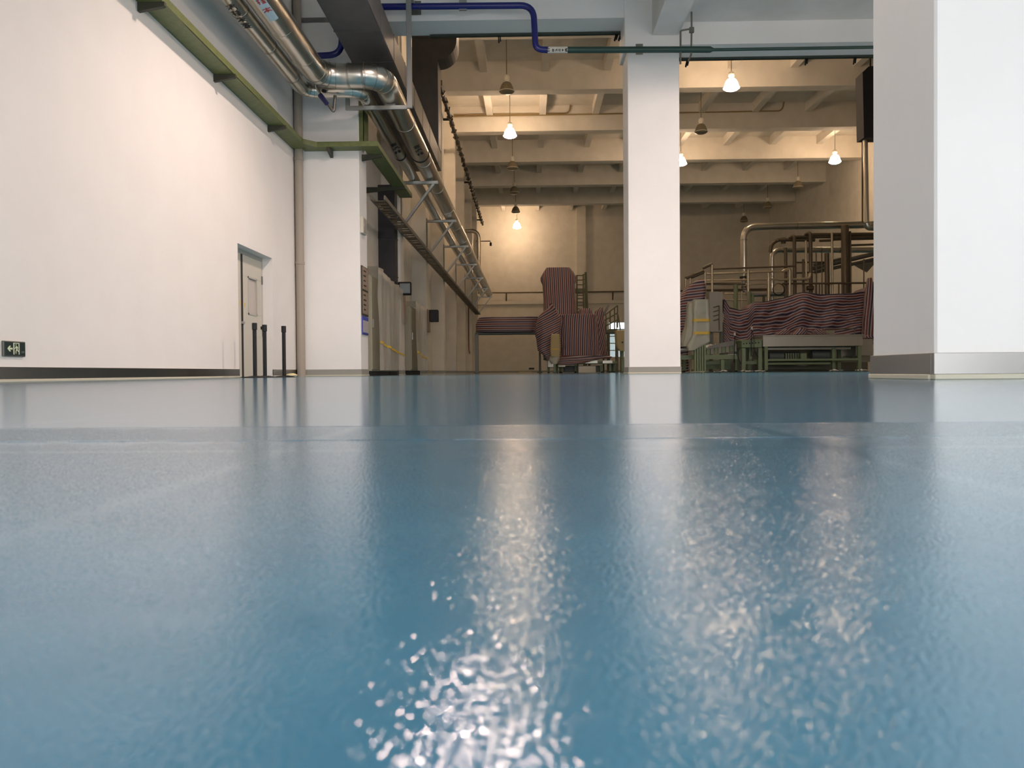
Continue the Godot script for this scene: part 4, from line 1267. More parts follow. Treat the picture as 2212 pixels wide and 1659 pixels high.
# ---------------------------------------------------------------- covered machine in the middle
func build_middle() -> void:
	var D := 36.0
	# overhead conveyor: frame on two legs, its tarpaulin on top
	var t := thing("conveyor_frame", "dark steel gantry frame under the flat striped cover", "frame", Vector3(at(1100, 718, D).x, 0, -D))
	var a := at(1026, 719, D)
	var b := at(1166, 717, D)
	part("girder", sh().span(Vector3(a.x, a.y - 0.06, -D), Vector3(b.x, a.y + 0.01, -D - 1.0), 0.01), mats.motor_grey, t)
	for e in [[1029.5, 0.05], [1166, 0.05], [1029.5, 0.95], [1166, 0.95]]:
		var s := sh()
		leg(s, e[0], 722, D + e[1] + 0.06, 0.16 if e[0] < 1100 else 0.1, 0.12)
		part("leg", s, mats.steel_dull if e[0] < 1100 else mats.motor_grey, t)
		var f := at(e[0], 800, D + e[1] + 0.06)
		part("foot_plate", sh().span(Vector3(f.x - 0.12, 0, f.z - 0.1), Vector3(f.x + 0.12, 0.05, f.z + 0.1), 0.005), mats.motor_grey, t)
	solo("tarpaulin", cover([[684, 1034, 1168, 1.3], [688, 1029, 1170, 1.5], [700, 1024, 1172, 1.55], [708, 1024, 1172, 1.5], [716, 1025, 1170, 1.4]], D - 0.2, false, 0.1, 1.0), mats.tarp, "flat red and blue striped tarpaulin over the overhead conveyor", "tarpaulin", "striped tarpaulins")
	# tall tower cover
	solo("tarpaulin", cover([[577.5, 1180, 1232, 1.0], [578.5, 1179.5, 1233, 1.05], [586, 1174, 1239, 1.2], [597, 1167.5, 1246, 1.5], [603, 1168, 1246.5, 1.5], [612, 1172, 1243, 1.35], [640, 1174, 1244, 1.35], [700, 1175, 1247, 1.35], [735, 1176, 1248, 1.35]], D + 1.3, true, 0.05, 2.0, 0.0, 0.35), mats.tarp, "tall striped tarpaulin over a tower with cut-off shoulders", "tarpaulin", "striped tarpaulins")
	# gathered cover in front of it
	solo("tarpaulin", cover([[655, 1188, 1193, 0.2], [668, 1180, 1203, 0.35], [683, 1164, 1209, 0.5], [700, 1157, 1211, 0.55], [720, 1155, 1212, 0.55], [745, 1159, 1212, 0.55], [757, 1163, 1212, 0.5], [768, 1178, 1211, 0.4], [778, 1184, 1200, 0.3]], D - 1.35, false, 0.1, 3.0, 0.45), mats.tarp, "striped tarpaulin gathered to a peak left of the square cover", "tarpaulin", "striped tarpaulins")
	solo("tarpaulin", cover([[678, 1208, 1288, 1.0], [681, 1206, 1290, 1.15], [690, 1204, 1292, 1.2], [730, 1208, 1294, 1.2], [766, 1213, 1297, 1.22], [768, 1212, 1298, 1.22]], D - 0.6, true, 0.11, 4.0, 0.12, 0.4), mats.tarp, "broad square striped tarpaulin cover with upright stripes", "tarpaulin", "striped tarpaulins")
	solo("tarpaulin", cover([[664, 1296, 1303, 0.35], [672, 1287, 1304, 0.7], [690, 1286, 1306, 0.9], [730, 1281, 1310, 1.0], [768, 1272, 1316, 1.05]], D + 0.78, true, 0.09, 5.0, 0.25), mats.tarp, "narrow striped tarpaulin tied up to a tip right of the square cover", "tarpaulin", "striped tarpaulins")
	solo("tarpaulin", cover([[666, 1253, 1279, 0.5], [672, 1250, 1280, 0.6], [682, 1250, 1281, 0.6], [720, 1250, 1278, 0.6]], D + 0.75, true, 0.06, 6.0), mats.tarp, "small striped tarpaulin bundle peeping over the square cover", "tarpaulin", "striped tarpaulins")
	solo("tarpaulin", cover([[768.5, 1206, 1318, 1.5], [771, 1203, 1326, 1.7], [774, 1200, 1322, 1.7], [775.5, 1200, 1300, 0.26], [784, 1201, 1262, 0.24], [789, 1202, 1232, 0.2]], D - 0.98, false, 0.04, 7.0, 0.06), mats.tarp, "spread striped tarpaulin hem lying along the machine base", "tarpaulin", "striped tarpaulins")
	# machine base
	t = thing("packing_machine", "low green machine base on feet under the striped covers", "machine", Vector3(at(1250, 800, D).x, 0, -D))
	a = at(1200, 787, D)
	b = at(1330, 778, D)
	part("bed", sh().span(Vector3(a.x, a.y, -D + 0.6), Vector3(b.x, b.y - 0.06, -D - 0.7), 0.01), mats.machine_green, t)
	for e in [[1264, 1291, "panel"], [1302, 1323, "panel"]]:
		var p0 := at(e[0], 785, D - 0.65)
		var p1 := at(e[1], 778.5, D - 0.65)
		part("panel", sh().span(Vector3(p0.x, p0.y, p0.z), Vector3(p1.x, p1.y, p0.z - 0.04), 0.004), mats.stainless, t)
	legs(t, [[1185, 786, 0.3], [1203, 787], [1213, 788], [1243, 788, 0.3], [1300, 788], [1318, 786], [1326, 784, 0.4], [1210, 786, 1.0], [1322, 784, 1.0]], D - 0.4, 0.1, mats.machine_green)
	part("sump", sh().span(at(1218, 790, D), Vector3(at(1296, 790, D).x, 0.02, -D - 0.8), 0.01), mats.motor_grey, t)
	part("drive_box", sh().span(Vector3(at(1183, 790, D - 0.5).x, 0.25, -D + 0.5), Vector3(at(1199, 790, D - 0.5).x, at(1190, 776, D - 0.5).y, -D - 0.2), 0.02), mats.stainless, t)
	part("roller_end", sh().tube([at(1206, 791, D - 1.12), at(1221, 791, D - 1.12)], 0.07, 14), mats.stainless, t)
	part("motor", sh().tube([at(1176, 771, D), at(1186, 776, D)], 0.15, 14, true, 0.1), mats.motor_grey, t)
	part("motor_bracket", sh().span(at(1173, 758, D), Vector3(at(1188, 758, D).x, 0.7, -D - 0.3)), mats.motor_grey, t)
	solo("floor_box", sh().span(Vector3(at(1250, 800, D - 1.4).x, 0, -D + 1.4), Vector3(at(1287, 800, D - 1.4).x, at(1260, 791, D - 1.4).y, -D + 0.9), 0.01), mats.box_cream, "cream box on the floor under the square striped cover", "box")
	# wrapped post in front
	t = thing("wrapped_pedestal", "yellowed plastic-wrapped control pillar before the striped covers", "pedestal", Vector3(at(1198, 800, D - 1.9).x, 0, -D + 1.9))
	part("pillar", cover([[721, 1192, 1208, 0.3], [724, 1191, 1209, 0.4], [754, 1189, 1210, 0.42], [770, 1190, 1208, 0.4]], D - 2.1, true, 0.035, 8.0, 0.0, 0.3), mats.wrap_board, t)
	part("tape", cover([[753, 1189.5, 1209.5, 0.42], [753.2, 1188.6, 1210.4, 0.46], [755.4, 1188.6, 1210.4, 0.46]], D - 2.12, true, 0.01, 8.0), mats.tape_yellow, t)
	part("film_skirt", cover([[768, 1189, 1209, 0.4], [778, 1186, 1208, 0.5], [786, 1191, 1204, 0.4]], D - 2.1, true, 0.08, 9.0), mats.plastic_film_thick, t)
	var s := sh()
	leg(s, 1198, 784, D - 1.9, 0.1)
	part("stem", s, mats.machine_green, t)
	part("foot_plate", sh().span(Vector3(at(1194, 800, D - 1.9).x, 0, -D + 2.0), Vector3(at(1203, 800, D - 1.9).x, 0.05, -D + 1.8)), mats.motor_grey, t)
	# access ladder behind the tower
	t = thing("access_ladder", "dark green caged ladder standing behind the striped tower", "ladder", Vector3(at(1256, 800, D + 2.6).x, 0, -D - 2.6))
	var L := D + 2.6
	for e in [[1246, 594], [1260, 592], [1264, 588]]:
		part("stile", sh().tube([at(e[0], e[1], L), Vector3(at(e[0] + 2, 800, L).x, 0, -L)], 0.035, 8), mats.ladder_olive, t)
	part("stile", sh().tube([at(1265, 588, L + 0.3), Vector3(at(1274, 800, L + 0.3).x, 0, -L - 0.3)], 0.06, 8), mats.ladder_olive, t)
	for y in [595, 605, 615]:
		part("guard_rail", sh().tube([at(1246, y, L), at(1260, y, L), at(1265, y - 4, L + 0.3)], 0.025, 8), mats.ladder_olive, t)
	part("landing", sh().span(at(1243, 632, L), at(1264, 623, L) - Vector3(0, 0, 0.5)), mats.ladder_olive, t)
	for k in 15:
		part("rung", sh().tube([at(1246, 638 + 7.3 * k, L), at(1262, 638 + 7.3 * k, L)], 0.025, 8), mats.ladder_olive, t)
	# platform with stair rail on the right
	t = thing("platform", "dark green platform with sloping handrail behind the covers", "platform", Vector3(at(1322, 800, D + 2).x, 0, -D - 2))
	var Q := D + 1.6
	part("deck", sh().span(at(1306, 719, Q), at(1334, 712, Q) - Vector3(0, 0, 1.4), 0.01), mats.ladder_olive, t)
	for e in [[1309, 681, 713], [1318, 673, 713], [1327.5, 665, 712], [1334, 660, 708]]:
		part("post", sh().tube([at(e[0], e[1], Q), at(e[0], e[2], Q)], 0.03, 8), mats.ladder_olive, t)
	for e in [[681, 660], [692, 676], [705, 691]]:
		part("rail", sh().tube([at(1306, e[0], Q), at(1334, e[1], Q)], 0.03, 8), mats.ladder_olive, t)
	part("brace", sh().tube([at(1335, 680, Q), at(1340, 712, Q), Vector3(at(1341, 800, Q).x, 0, -Q)], 0.03, 8), mats.ladder_olive, t)
	for e in [[1314, 0.2], [1332, 0.2], [1314, 1.2], [1332, 1.2]]:
		s = sh()
		leg(s, e[0], 716, Q + e[1], 0.14)
		part("leg", s, mats.ladder_olive, t)
		var f := at(e[0], 716, Q + e[1])
		part("foot_plate", sh().span(Vector3(f.x - 0.1, 0, f.z - 0.1), Vector3(f.x + 0.1, 0.05, f.z + 0.1)), mats.motor_grey, t)
	# lifted flap and wrapped box on a post
	s = sh()
	s.prism(at(1302, 680, D + 3.3), Vector3(0.0209, 0, 0), Vector3(0, 0.0209, 0), Vector3(0, 0, -0.08), PackedVector2Array([Vector2(-1, 0), Vector2(4, -2), Vector2(12, 12), Vector2(15, 20), Vector2(14.5, 23), Vector2(12.5, 23), Vector2(8, 17), Vector2(0, 3)]))
	t = thing("machine_flap", "grey raised machine flap leaning out beside the tied tarpaulin", "flap", at(1304, 684, D + 3.3))
	part("blade", s, mats.steel_dull, t)
	part("arm", sh().tube([at(1303, 680, D + 3.34), Vector3(at(1304, 776, D + 3.3).x, 0.0, -D - 3.34)], 0.04, 8), mats.motor_grey, t)
	t = thing("wrapped_box", "yellow plastic-wrapped control box on a post by the middle column", "box", Vector3(at(1345, 800, D - 2).x, 0, -D + 2))
	part("box", cover([[713, 1331, 1358, 0.5], [716, 1330, 1360, 0.55], [745, 1332, 1359, 0.55], [753, 1335, 1356, 0.5], [758, 1340, 1352, 0.3]], D - 2.3, true, 0.015, 12.0, 0.0, 0.35), mats.wrap_board, t)
	for px in [1344.5, 1350.5]:
		part("button", sh().tube([at(px, 739.5, D - 2.29), at(px, 739.5, D - 2.36)], 0.035, 10), mats.bracket_dark, t)
	s = sh()
	s.span(Vector3(at(1342, 790, D - 2).x, 0.04, -D + 2.06), Vector3(at(1347.5, 790, D - 2).x, at(1345, 756, D - 2).y, -D + 1.94), 0.005)
	part("post", s, mats.machine_green, t)
	part("foot_plate", sh().span(Vector3(at(1339, 800, D - 2).x, 0, -D + 2.15), Vector3(at(1351, 800, D - 2).x, 0.04, -D + 1.85), 0.004), mats.ladder_olive, t)

# ---------------------------------------------------------------- tanks, pipework and covers on the right
func build_right() -> void:
	var T := 26.0
	# stainless tank table on green legs
	var t := thing("tank_table", "long stainless steel tank table on green legs", "table", Vector3(at(1750, 800, T).x, 0, -T))
	var a := at(1648, 749, T)
	var b := at(1864, 723, T)
	part("tank_body", sh().span(Vector3(a.x, a.y, -T), Vector3(b.x, b.y, -T - 1.3), 0.008), mats.stainless, t)
	part("rim", sh().span(Vector3(a.x - 0.02, b.y - 0.03, -T + 0.03), Vector3(b.x + 0.02, b.y + 0.012, -T - 1.33), 0.006), mats.stainless, t)
	part("end_tank", sh().span(Vector3(at(1862, 760, T).x, at(1862, 768, T).y, -T - 0.5), Vector3(at(1900, 730, T).x, at(1880, 731, T).y, -T - 1.6), 0.008), mats.stainless, t)
	legs(t, [[1654, 749], [1800, 752, 0.25], [1856, 748], [1654, 749, 1.2], [1856, 748, 1.2], [1812, 752, 1.3]], T + 0.06, 0.11, mats.machine_green)
	var r0 := at(1650, 780, T + 0.06)
	var r1 := at(1858, 774, T + 0.06)
	part("rail", sh().span(Vector3(r0.x, r0.y, r0.z + 0.04), Vector3(r1.x, r1.y, r0.z - 0.04), 0.004), mats.machine_green, t)
	part("rail", sh().span(Vector3(r0.x, r0.y, r0.z + 0.04 - 1.2), Vector3(r1.x, r1.y, r0.z - 1.24), 0.004), mats.machine_green, t)
	part("under_shelf", sh().span(Vector3(r0.x, r0.y - 0.12, -T - 0.2), Vector3(r1.x - 0.9, r0.y - 0.05, -T - 1.2)), mats.machine_green, t)
	part("drip_pan", sh().span(at(1650, 756, T + 0.3), at(1838, 750, T + 0.3) - Vector3(0, 0, 0.8)), mats.stainless, t)
	part("junction_box", sh().span(at(1730, 776, T + 0.1), at(1743, 763, T + 0.1) - Vector3(0, 0, 0.15), 0.01), mats.machine_green, t)
	for e in [[1660, 1691, 775, 765], [1696, 1728, 777, 764], [1752, 1792, 776, 757]]:
		part("pump_housing", sh().tube([at(e[0], (e[2] + e[3]) / 2.0, T + 0.7), at(e[1], (e[2] + e[3]) / 2.0, T + 0.7)], 0.16, 14), mats.motor_grey, t)
	for k in 6:
		part("louvre", sh().span(at(1697 + 5.2 * k, 776, T + 0.45), at(1699.5 + 5.2 * k, 763, T + 0.45) - Vector3(0, 0, 0.05)), mats.machine_green, t)
	part("back_panel", sh().span(Vector3(at(1660, 800, T + 1.5).x, 0.08, -T - 1.5), at(1800, 756, T + 1.5) - Vector3(0, 0, 0.05)), mats.cabinet_olive, t)
	part("back_panel", sh().span(Vector3(at(1802, 800, T + 1.6).x, 0.3, -T - 1.6), at(1880, 752, T + 1.6) - Vector3(0, 0, 0.05)), mats.stainless, t)
	# guard frame at the back of the tank
	part("guard_frame", sh().tube([at(1778, 724, T + 1.2), at(1778, 709, T + 1.2)], 0.02, 8).tube([at(1782, 711, T + 1.2), at(1850, 710, T + 1.2)], 0.02, 8).tube([at(1846, 723, T + 1.2), at(1846, 710, T + 1.2)], 0.02, 8), mats.steel_dull, t)
	part("cover_box", sh().span(at(1784, 723, T + 1.25), at(1803, 713, T + 1.25) - Vector3(0, 0, 0.3), 0.01), mats.cabinet_olive, t)
	# crumpled cloth on the tank
	solo("tarpaulin", cover([[710.5, 1698, 1706, 0.2], [715, 1690, 1709, 0.35], [722.3, 1676, 1710, 0.6]], T + 0.25, true, 0.07, 21.0, 0.5), mats.tarp, "crumpled white and blue striped cloth at the near end of the tank", "tarpaulin", "crumpled cloths on the tank")
	solo("tarpaulin", cover([[708.5, 1728, 1742, 0.25], [714, 1722, 1751, 0.4], [722, 1717, 1752, 0.7]], T + 0.3, true, 0.09, 22.0, 0.8), mats.tarp, "crumpled striped cloth in a loop in the middle of the tank", "tarpaulin", "crumpled cloths on the tank")
	solo("tarpaulin", cover([[711.5, 1763, 1775, 0.25], [716, 1761, 1784, 0.4], [721.8, 1760, 1799, 0.6]], T + 0.2, true, 0.06, 23.0, -0.6), mats.tarp, "crumpled orange-striped cloth flattened along the tank rim", "tarpaulin", "crumpled cloths on the tank")
	solo("tarpaulin", cover([[723, 1876, 1882, 0.2], [727, 1870, 1892, 0.4], [730, 1868, 1900, 0.5]], T + 0.6, true, 0.06, 24.0, 0.4), mats.tarp, "crumpled pink and white cloth on the far tank by the near column", "tarpaulin", "crumpled cloths on the tank")
	# green drive stand left of the tank, with a row of holes
	t = thing("drive_stand", "green machine stand with a row of round holes left of the tank", "machine", Vector3(at(1622, 800, T).x, 0, -T + 0.1))
	a = at(1602, 751, T - 0.1)
	b = at(1646, 735, T - 0.1)
	part("box", sh().span(Vector3(a.x, a.y, a.z), Vector3(b.x, b.y, a.z - 1.0), 0.01), mats.machine_green, t)
	part("top_plate", sh().span(Vector3(a.x - 0.05, b.y - 0.02, a.z + 0.03), Vector3(b.x, b.y + 0.02, a.z - 1.0), 0.004), mats.machine_green, t)
	for k in 6:
		part("hole_plug", sh().tube([at(1606.5 + 6.4 * k, 742.5 - 0.45 * k, T - 0.1), at(1606.5 + 6.4 * k, 742.5 - 0.45 * k, T - 0.115)], 0.022, 12), mats.rubber, t)
	legs(t, [[1605.5, 752], [1641, 752], [1591, 752, 0.85], [1618, 752, 0.85]], T, 0.125, mats.machine_green)
	part("gusset", sh().span(at(1618, 776, T + 0.3), at(1625, 750, T + 0.3) - Vector3(0, 0, 0.1)), mats.machine_green, t)
	part("cross_tie", sh().span(at(1608, 787, T + 0.2), at(1642, 780, T + 0.2) - Vector3(0, 0, 0.1)), mats.machine_green, t)
	# sensors on thin stems with hanging cables
	for e in [[1624, 705, 712, 733, "thin sensor stem with white head above the green stand"], [1587, 717, 727, 746, "bent sensor stem with white head above the roller conveyor"]]:
		t = thing("sensor", e[4], "sensor", at(e[0], e[3] + 30, T - 0.25))
		part("head", sh().box(at(e[0], (e[1] + e[2]) / 2.0, T - 0.25), Vector3(0.055, 0.1, 0.05), 0.008), mats.label_white, t)
		part("stem", sh().tube([at(e[0], e[2], T - 0.25), at(e[0] - 1.5, e[3] + 36, T - 0.25), at(e[0] + 2, e[3] + 36, T - 0.13)], 0.012, 8), mats.rubber, t)
		part("cable", sh().tube(bend([at(e[0], e[2], T - 0.25), at(e[0] + 6, e[3], T - 0.25), at(e[0] + 4, e[3] + 22, T - 0.25), at(e[0] + 14, e[3] + 40, T - 0.22)], 0.2), 0.009, 6), mats.rubber, t)
	# roller conveyor running back and its green frame
	t = thing("roller_conveyor", "grey roller conveyor on a green frame running back to the left", "conveyor", Vector3(at(1540, 800, T + 1).x, 0, -T - 1))
	part("side_plate", sh().prism(at(1526, 754, T + 0.3), Vector3.RIGHT, Vector3.UP, Vector3(0, 0, -0.08), PackedVector2Array([Vector2(0, 0), Vector2(0.95, 0.11), Vector2(0.95, 0.27), Vector2(0.85, 0.28), Vector2(0.1, 0.1)])), mats.steel_dull, t)
	for k in 8:
		part("roller_guard", sh().span(at(1527 + 8.2 * k, 766 - 0.9 * k, T + 0.35), at(1534 + 8.2 * k, 751.5 - 1.3 * k, T + 0.35) - Vector3(0, 0, 0.05), 0.004), mats.cabinet_olive if k % 2 else mats.machine_green, t)
	part("beam", sh().span(at(1464, 777, T + 0.1), at(1594, 766, T + 0.1) - Vector3(0, 0, 0.12), 0.006), mats.machine_green, t)
	part("beam", sh().span(at(1464, 777, T + 1.4), at(1573, 767, T + 1.4) - Vector3(0, 0, 0.12), 0.006), mats.machine_green, t)
	part("upper_rail", sh().span(at(1571, 768, T + 0.25), at(1590, 765, T + 0.25) - Vector3(0, 0, 0.06)), mats.stainless, t)
	part("belt_bed", sh().span(at(1466, 757, T + 0.5), at(1587, 753, T + 0.5) - Vector3(0, 0, 1.0)), mats.stainless, t)
	part("under_guard", sh().span(Vector3(at(1525, 790, T + 1.0).x, 0.1, -T - 1.0), at(1579, 778, T + 1.0) - Vector3(0, 0, 0.05)), mats.machine_green, t)
	legs(t, [[1560, 777], [1560, 777, 1.3], [1478, 777, 1.3], [1468, 777]], T + 0.16, 0.11, mats.machine_green)
	solo("paper_scrap", sh().sheet(scrap(at(1537, 752.5, T + 0.95), 0.34, 0.16, 31), flat_uv(), false), mats.white_scrap, "pink and white wrapping scrap on the roller conveyor", "scrap")
	# wrapped control panel on a five-post stand
	t = thing("control_pedestal", "plastic-wrapped control panel with yellow tape on ribbed green stand", "pedestal", Vector3(at(1513, 800, T - 0.5).x, 0, -T + 0.5))
	for k in 5:
		var p := at(1501.5 + 5.2 * k, 742, T - 0.4)
		part("stand_post", sh().span(Vector3(p.x - 0.028, 0.04, p.z + 0.04), Vector3(p.x + 0.028, p.y, p.z - 0.1), 0.004), mats.machine_green, t)
	part("foot_plate", sh().span(Vector3(at(1496, 800, T - 0.4).x, 0, -T + 0.55), Vector3(at(1529, 800, T - 0.4).x, 0.04, -T + 0.2), 0.005), mats.machine_green, t)
	part("cabinet", sh().span(at(1502, 738, T - 0.4), at(1532, 649, T - 0.4) - Vector3(0, 0, 0.35), 0.01), mats.cabinet_grey, t)
	var film := part("film", cover([[646, 1501, 1532.5, 0.4], [649, 1500, 1533, 0.46], [700, 1499, 1534, 0.5], [724, 1497, 1535, 0.5], [738, 1489, 1537, 0.6], [746, 1486, 1522, 0.55], [757, 1488, 1498, 0.3]], T - 0.48, true, 0.085, 33.0, 0.0, 0.3), mats.plastic_film_thick, t)
	for y in [691.5, 719.5]:
		part("tape", cover([[y - 3.2, 1499.5, 1533.5, 0.48], [y - 3, 1498.5, 1534.5, 0.54], [y + 3, 1498.5, 1534.5, 0.54]], T - 0.53, true, 0.02, 33.0, 0.0, 0.3), mats.tape_yellow, film)
	part("side_film", cover([[652, 1488, 1502, 0.3], [660, 1486, 1503, 0.4], [705, 1483, 1503, 0.45], [740, 1474, 1502, 0.5], [748, 1476, 1494, 0.4]], T - 0.3, true, 0.1, 34.0, 0.0, 0.4), mats.plastic_film_thick, t)
	# striped covers behind
	solo("tarpaulin", cover([[603, 1510, 1522, 0.5], [612, 1496, 1524, 0.9], [630, 1480, 1526, 1.2], [660, 1462, 1524, 1.4], [700, 1458, 1500, 1.4], [735, 1458, 1490, 1.4], [803.5, 1456, 1490, 1.4]], T + 2.55, false, 0.12, 15.0, 0.1), mats.tarp, "striped tarpaulin over the machine beside the middle column", "tarpaulin", "striped tarpaulins")
	solo("tarpaulin", curtain([[1565, 646], [1568, 650], [1577, 663], [1600, 669], [1616, 667], [1630, 653], [1648, 652], [1690, 643], [1731, 631], [1775, 636], [1822, 636], [1868, 629], [1886, 615]], [[1565, 742], [1600, 744], [1660, 738], [1700, 735], [1760, 733], [1820, 735], [1886, 744]], T + 2.2, 1.5, 0.22, 5.0), mats.tarp, "long striped tarpaulin draped in swags behind the steel tank", "tarpaulin", "striped tarpaulins")
	solo("tarpaulin", cover([[600, 1878, 1884, 0.2], [640, 1872, 1892, 0.3], [733.5, 1868, 1900, 0.35]], T + 1.2, true, 0.06, 17.0, 0.1), mats.tarp, "upright striped tarpaulin edge hanging beside the near column", "tarpaulin", "striped tarpaulins")
	# what stands under the long cover
	t = thing("covered_machine", "machine body hidden behind the long striped tarpaulin", "machine", Vector3(at(1720, 800, T + 3.4).x, 0, -T - 3.4))
	part("body", sh().span(Vector3(at(1575, 800, T + 2.6).x, 0.0, -T - 2.75), at(1875, 690, T + 2.75) - Vector3(0, 0, 0.9), 0.02), mats.cabinet_grey, t)
	part("hood", sh().span(at(1690, 690, T + 2.8), at(1872, 652, T + 2.8) - Vector3(0, 0, 0.8), 0.02), mats.cabinet_grey, t)
	# grey cabinet with ladder rungs
	t = thing("electrical_cabinet", "plain grey cabinet with rungs beside the wrapped panel", "cabinet", Vector3(at(1551, 800, T + 2).x, 0, -T - 2))
	part("body", sh().span(at(1533, 717, T + 2.0), at(1561, 630, T + 2.0) - Vector3(0, 0, 0.5), 0.01), mats.cabinet_grey, t)
	for k in 4:
		part("rung", sh().tube([at(1541, 664 + 9.5 * k, T + 1.96), at(1553, 660.5 + 9.5 * k, T + 1.96)], 0.018, 6), mats.pipe_brown, t)
	part("rail", sh().tube([at(1553.5, 660, T + 1.96), at(1553.5, 714, T + 1.96)], 0.018, 6), mats.pipe_brown, t)
	for px in [1535, 1558]:
		var s := sh()
		leg(s, px, 716, T + 2.25, 0.1)
		part("leg", s, mats.motor_grey, t)
		var f := at(px, 716, T + 2.25)
		part("foot_plate", sh().span(Vector3(f.x - 0.08, 0, f.z - 0.08), Vector3(f.x + 0.08, 0.05, f.z + 0.08)), mats.motor_grey, t)
	# --- pipework
	var G := T + 5.0
	t = thing("steam_main", "thick silver pipe rising, turning over and running to the near column", "pipe", Vector3(at(1607, 640, G).x, 0, -G))
	part("cladding", sh().tube(bend([at(1607.5, 598, G), at(1607, 490, G), at(1850, 486, G), at(1895, 485, G)], 0.5, 8), 0.135, 18), mats.cladding, t)
	part("joint_band", sh().tube([at(1607.3, 520, G), at(1607.3, 517.5, G)], 0.139, 18), mats.cladding_band, t)
	part("joint_band", sh().tube([at(1720, 488, G), at(1722, 488, G)], 0.139, 18), mats.cladding_band, t)
	part("flange", sh().tube([at(1607.5, 601, G), at(1607.5, 597.5, G)], 0.17, 18), mats.black_iron, t)
	part("lower_run", sh().tube(bend([at(1607.5, 600, G), at(1607.5, 636.5, G), at(1695, 634.5, G)], 0.45, 8), 0.1, 16), mats.steel, t)
	part("joint_band", sh().tube([at(1607.5, 622, G), at(1607.5, 619, G)], 0.125, 16), mats.pipe_brown, t)
	part("stand", sh().tube([at(1650, 636, G), Vector3(at(1650, 636, G).x, 0, -G)], 0.05, 8), mats.pipe_brown, t)
	t = thing("steam_branch", "second silver pipe bending down among the brown pipes", "pipe", Vector3(at(1668, 640, G + 1).x, 0, -G - 1))
	part("cladding", sh().tube(bend([at(1668, 700, G + 1), at(1668, 540, G + 1), at(1890, 540, G + 1)], 0.35, 8), 0.115, 18), mats.cladding, t)
	for px in [1690, 1742, 1772, 1812]:
		part("joint_band", sh().tube([at(px, 540, G + 1), at(px + 2.5, 540, G + 1)], 0.119, 18), mats.cladding_band, t)
	part("stand", sh().tube([at(1668, 700, G + 1), Vector3(at(1668, 700, G + 1).x, 0, -G - 1)], 0.06, 8), mats.pipe_brown, t)
	# rack of brown pipes, posts and rails
	t = thing("pipe_rack", "tangle of brown posts, rails and pipes above the long tarpaulin", "pipework", Vector3(at(1740, 800, G).x, 0, -G))
	var posts := [[1716, 512, 0.09], [1750.5, 504, 0.1], [1741, 520, 0.06], [1797, 502, 0.06], [1825, 487, 0.19], [1836, 500, 0.06], [1786, 547, 0.12], [1793, 560, 0.06], [1820, 560, 0.0], [1763, 545, 0.03], [1775, 545, 0.03], [1697, 535, 0.08], [1735, 560, 0.06]]
	for e in posts:
		if e[2] > 0:
			part("post", sh().tube([at(e[0], e[1], G - 0.4), Vector3(at(e[0] + 2, 720, G - 0.4).x, 0.0, -G + 0.4)], e[2] * 0.75, 10), mats.pipe_pale if e[0] in [1741, 1797, 1793] else mats.pipe_brown, t)
	for e in [[1716, 508], [1750.5, 501]]:
		part("gooseneck", sh().tube(bend([at(e[0], e[1] + 14, G - 0.4), at(e[0], e[1], G - 0.4), at(e[0] - 13, e[1] + 7, G - 0.2), at(e[0] + 4, e[1] + 7, G)], 0.18), 0.06, 10), mats.pipe_brown, t)
	var runs := [[1716, 512, 1890, 511, 0.06], [1755, 507, 1890, 506, 0.07], [1770, 520, 1800, 519, 0.05], [1800, 515, 1890, 513, 0.09], [1665, 560, 1665, 522, 0.0], [1680, 518, 1760, 519, 0.06], [1720, 567, 1800, 566, 0.03], [1715, 590, 1765, 588, 0.03], [1836, 530, 1890, 528, 0.04]]
	for e in runs:
		if e[4] > 0:
			part("pipe", sh().tube([at(e[0], e[1], G - 0.2), at(e[2], e[3], G - 0.2)], e[4], 10), mats.pipe_brown, t)
	part("pipe", sh().tube(bend([at(1664, 545, G), at(1666, 528, G), at(1680, 518, G), at(1700, 518, G)], 0.2), 0.07, 10), mats.pipe_brown, t)
	part("valve", sh().tube([at(1692, 526, G), at(1692, 514, G)], 0.09, 10), mats.pipe_brown, t)
	for e in [[1755, 580, 1890, 548, 0.09], [1760, 588, 1890, 560, 0.07], [1757, 572, 1830, 556, 0.05]]:
		part("sloping_pipe", sh().tube([at(e[0], e[1], G + 0.6), at(e[2], e[3], G + 0.6)], e[4], 10), mats.steel_dull, t)
	part("shelf_bracket", sh().prism(at(1845, 572, G + 0.4), Vector3.RIGHT, Vector3.UP, Vector3(0, 0, -0.06), PackedVector2Array([Vector2(0, 0), Vector2(0.9, 0.15), Vector2(0.5, -0.3)])), mats.steel_dull, t)
	# handrail pipes in front, with uprights
	var hr := [[1537, 581, 1717, 575, 0.035, "a"], [1527, 592, 1700, 585, 0.04, ""], [1523, 606, 1690, 603, 0.04, ""], [1520, 610, 1600, 609, 0.045, ""], [1525, 614, 1610, 614, 0.03, ""], [1680, 604, 1745, 603, 0.05, ""], [1522, 626, 1660, 624, 0.025, ""], [1690, 613, 1890, 611, 0.035, ""], [1565, 634, 1610, 634, 0.04, ""], [1565, 648, 1620, 648, 0.04, ""], [1610, 614, 1660, 612, 0.04, ""]]
	for e in hr:
		part("rail", sh().tube([at(e[0], e[1], G - 0.7), at(e[2], e[3], G - 0.7)], e[4], 8), mats.pipe_pale if e[4] >= 0.04 else mats.pipe_brown, t)
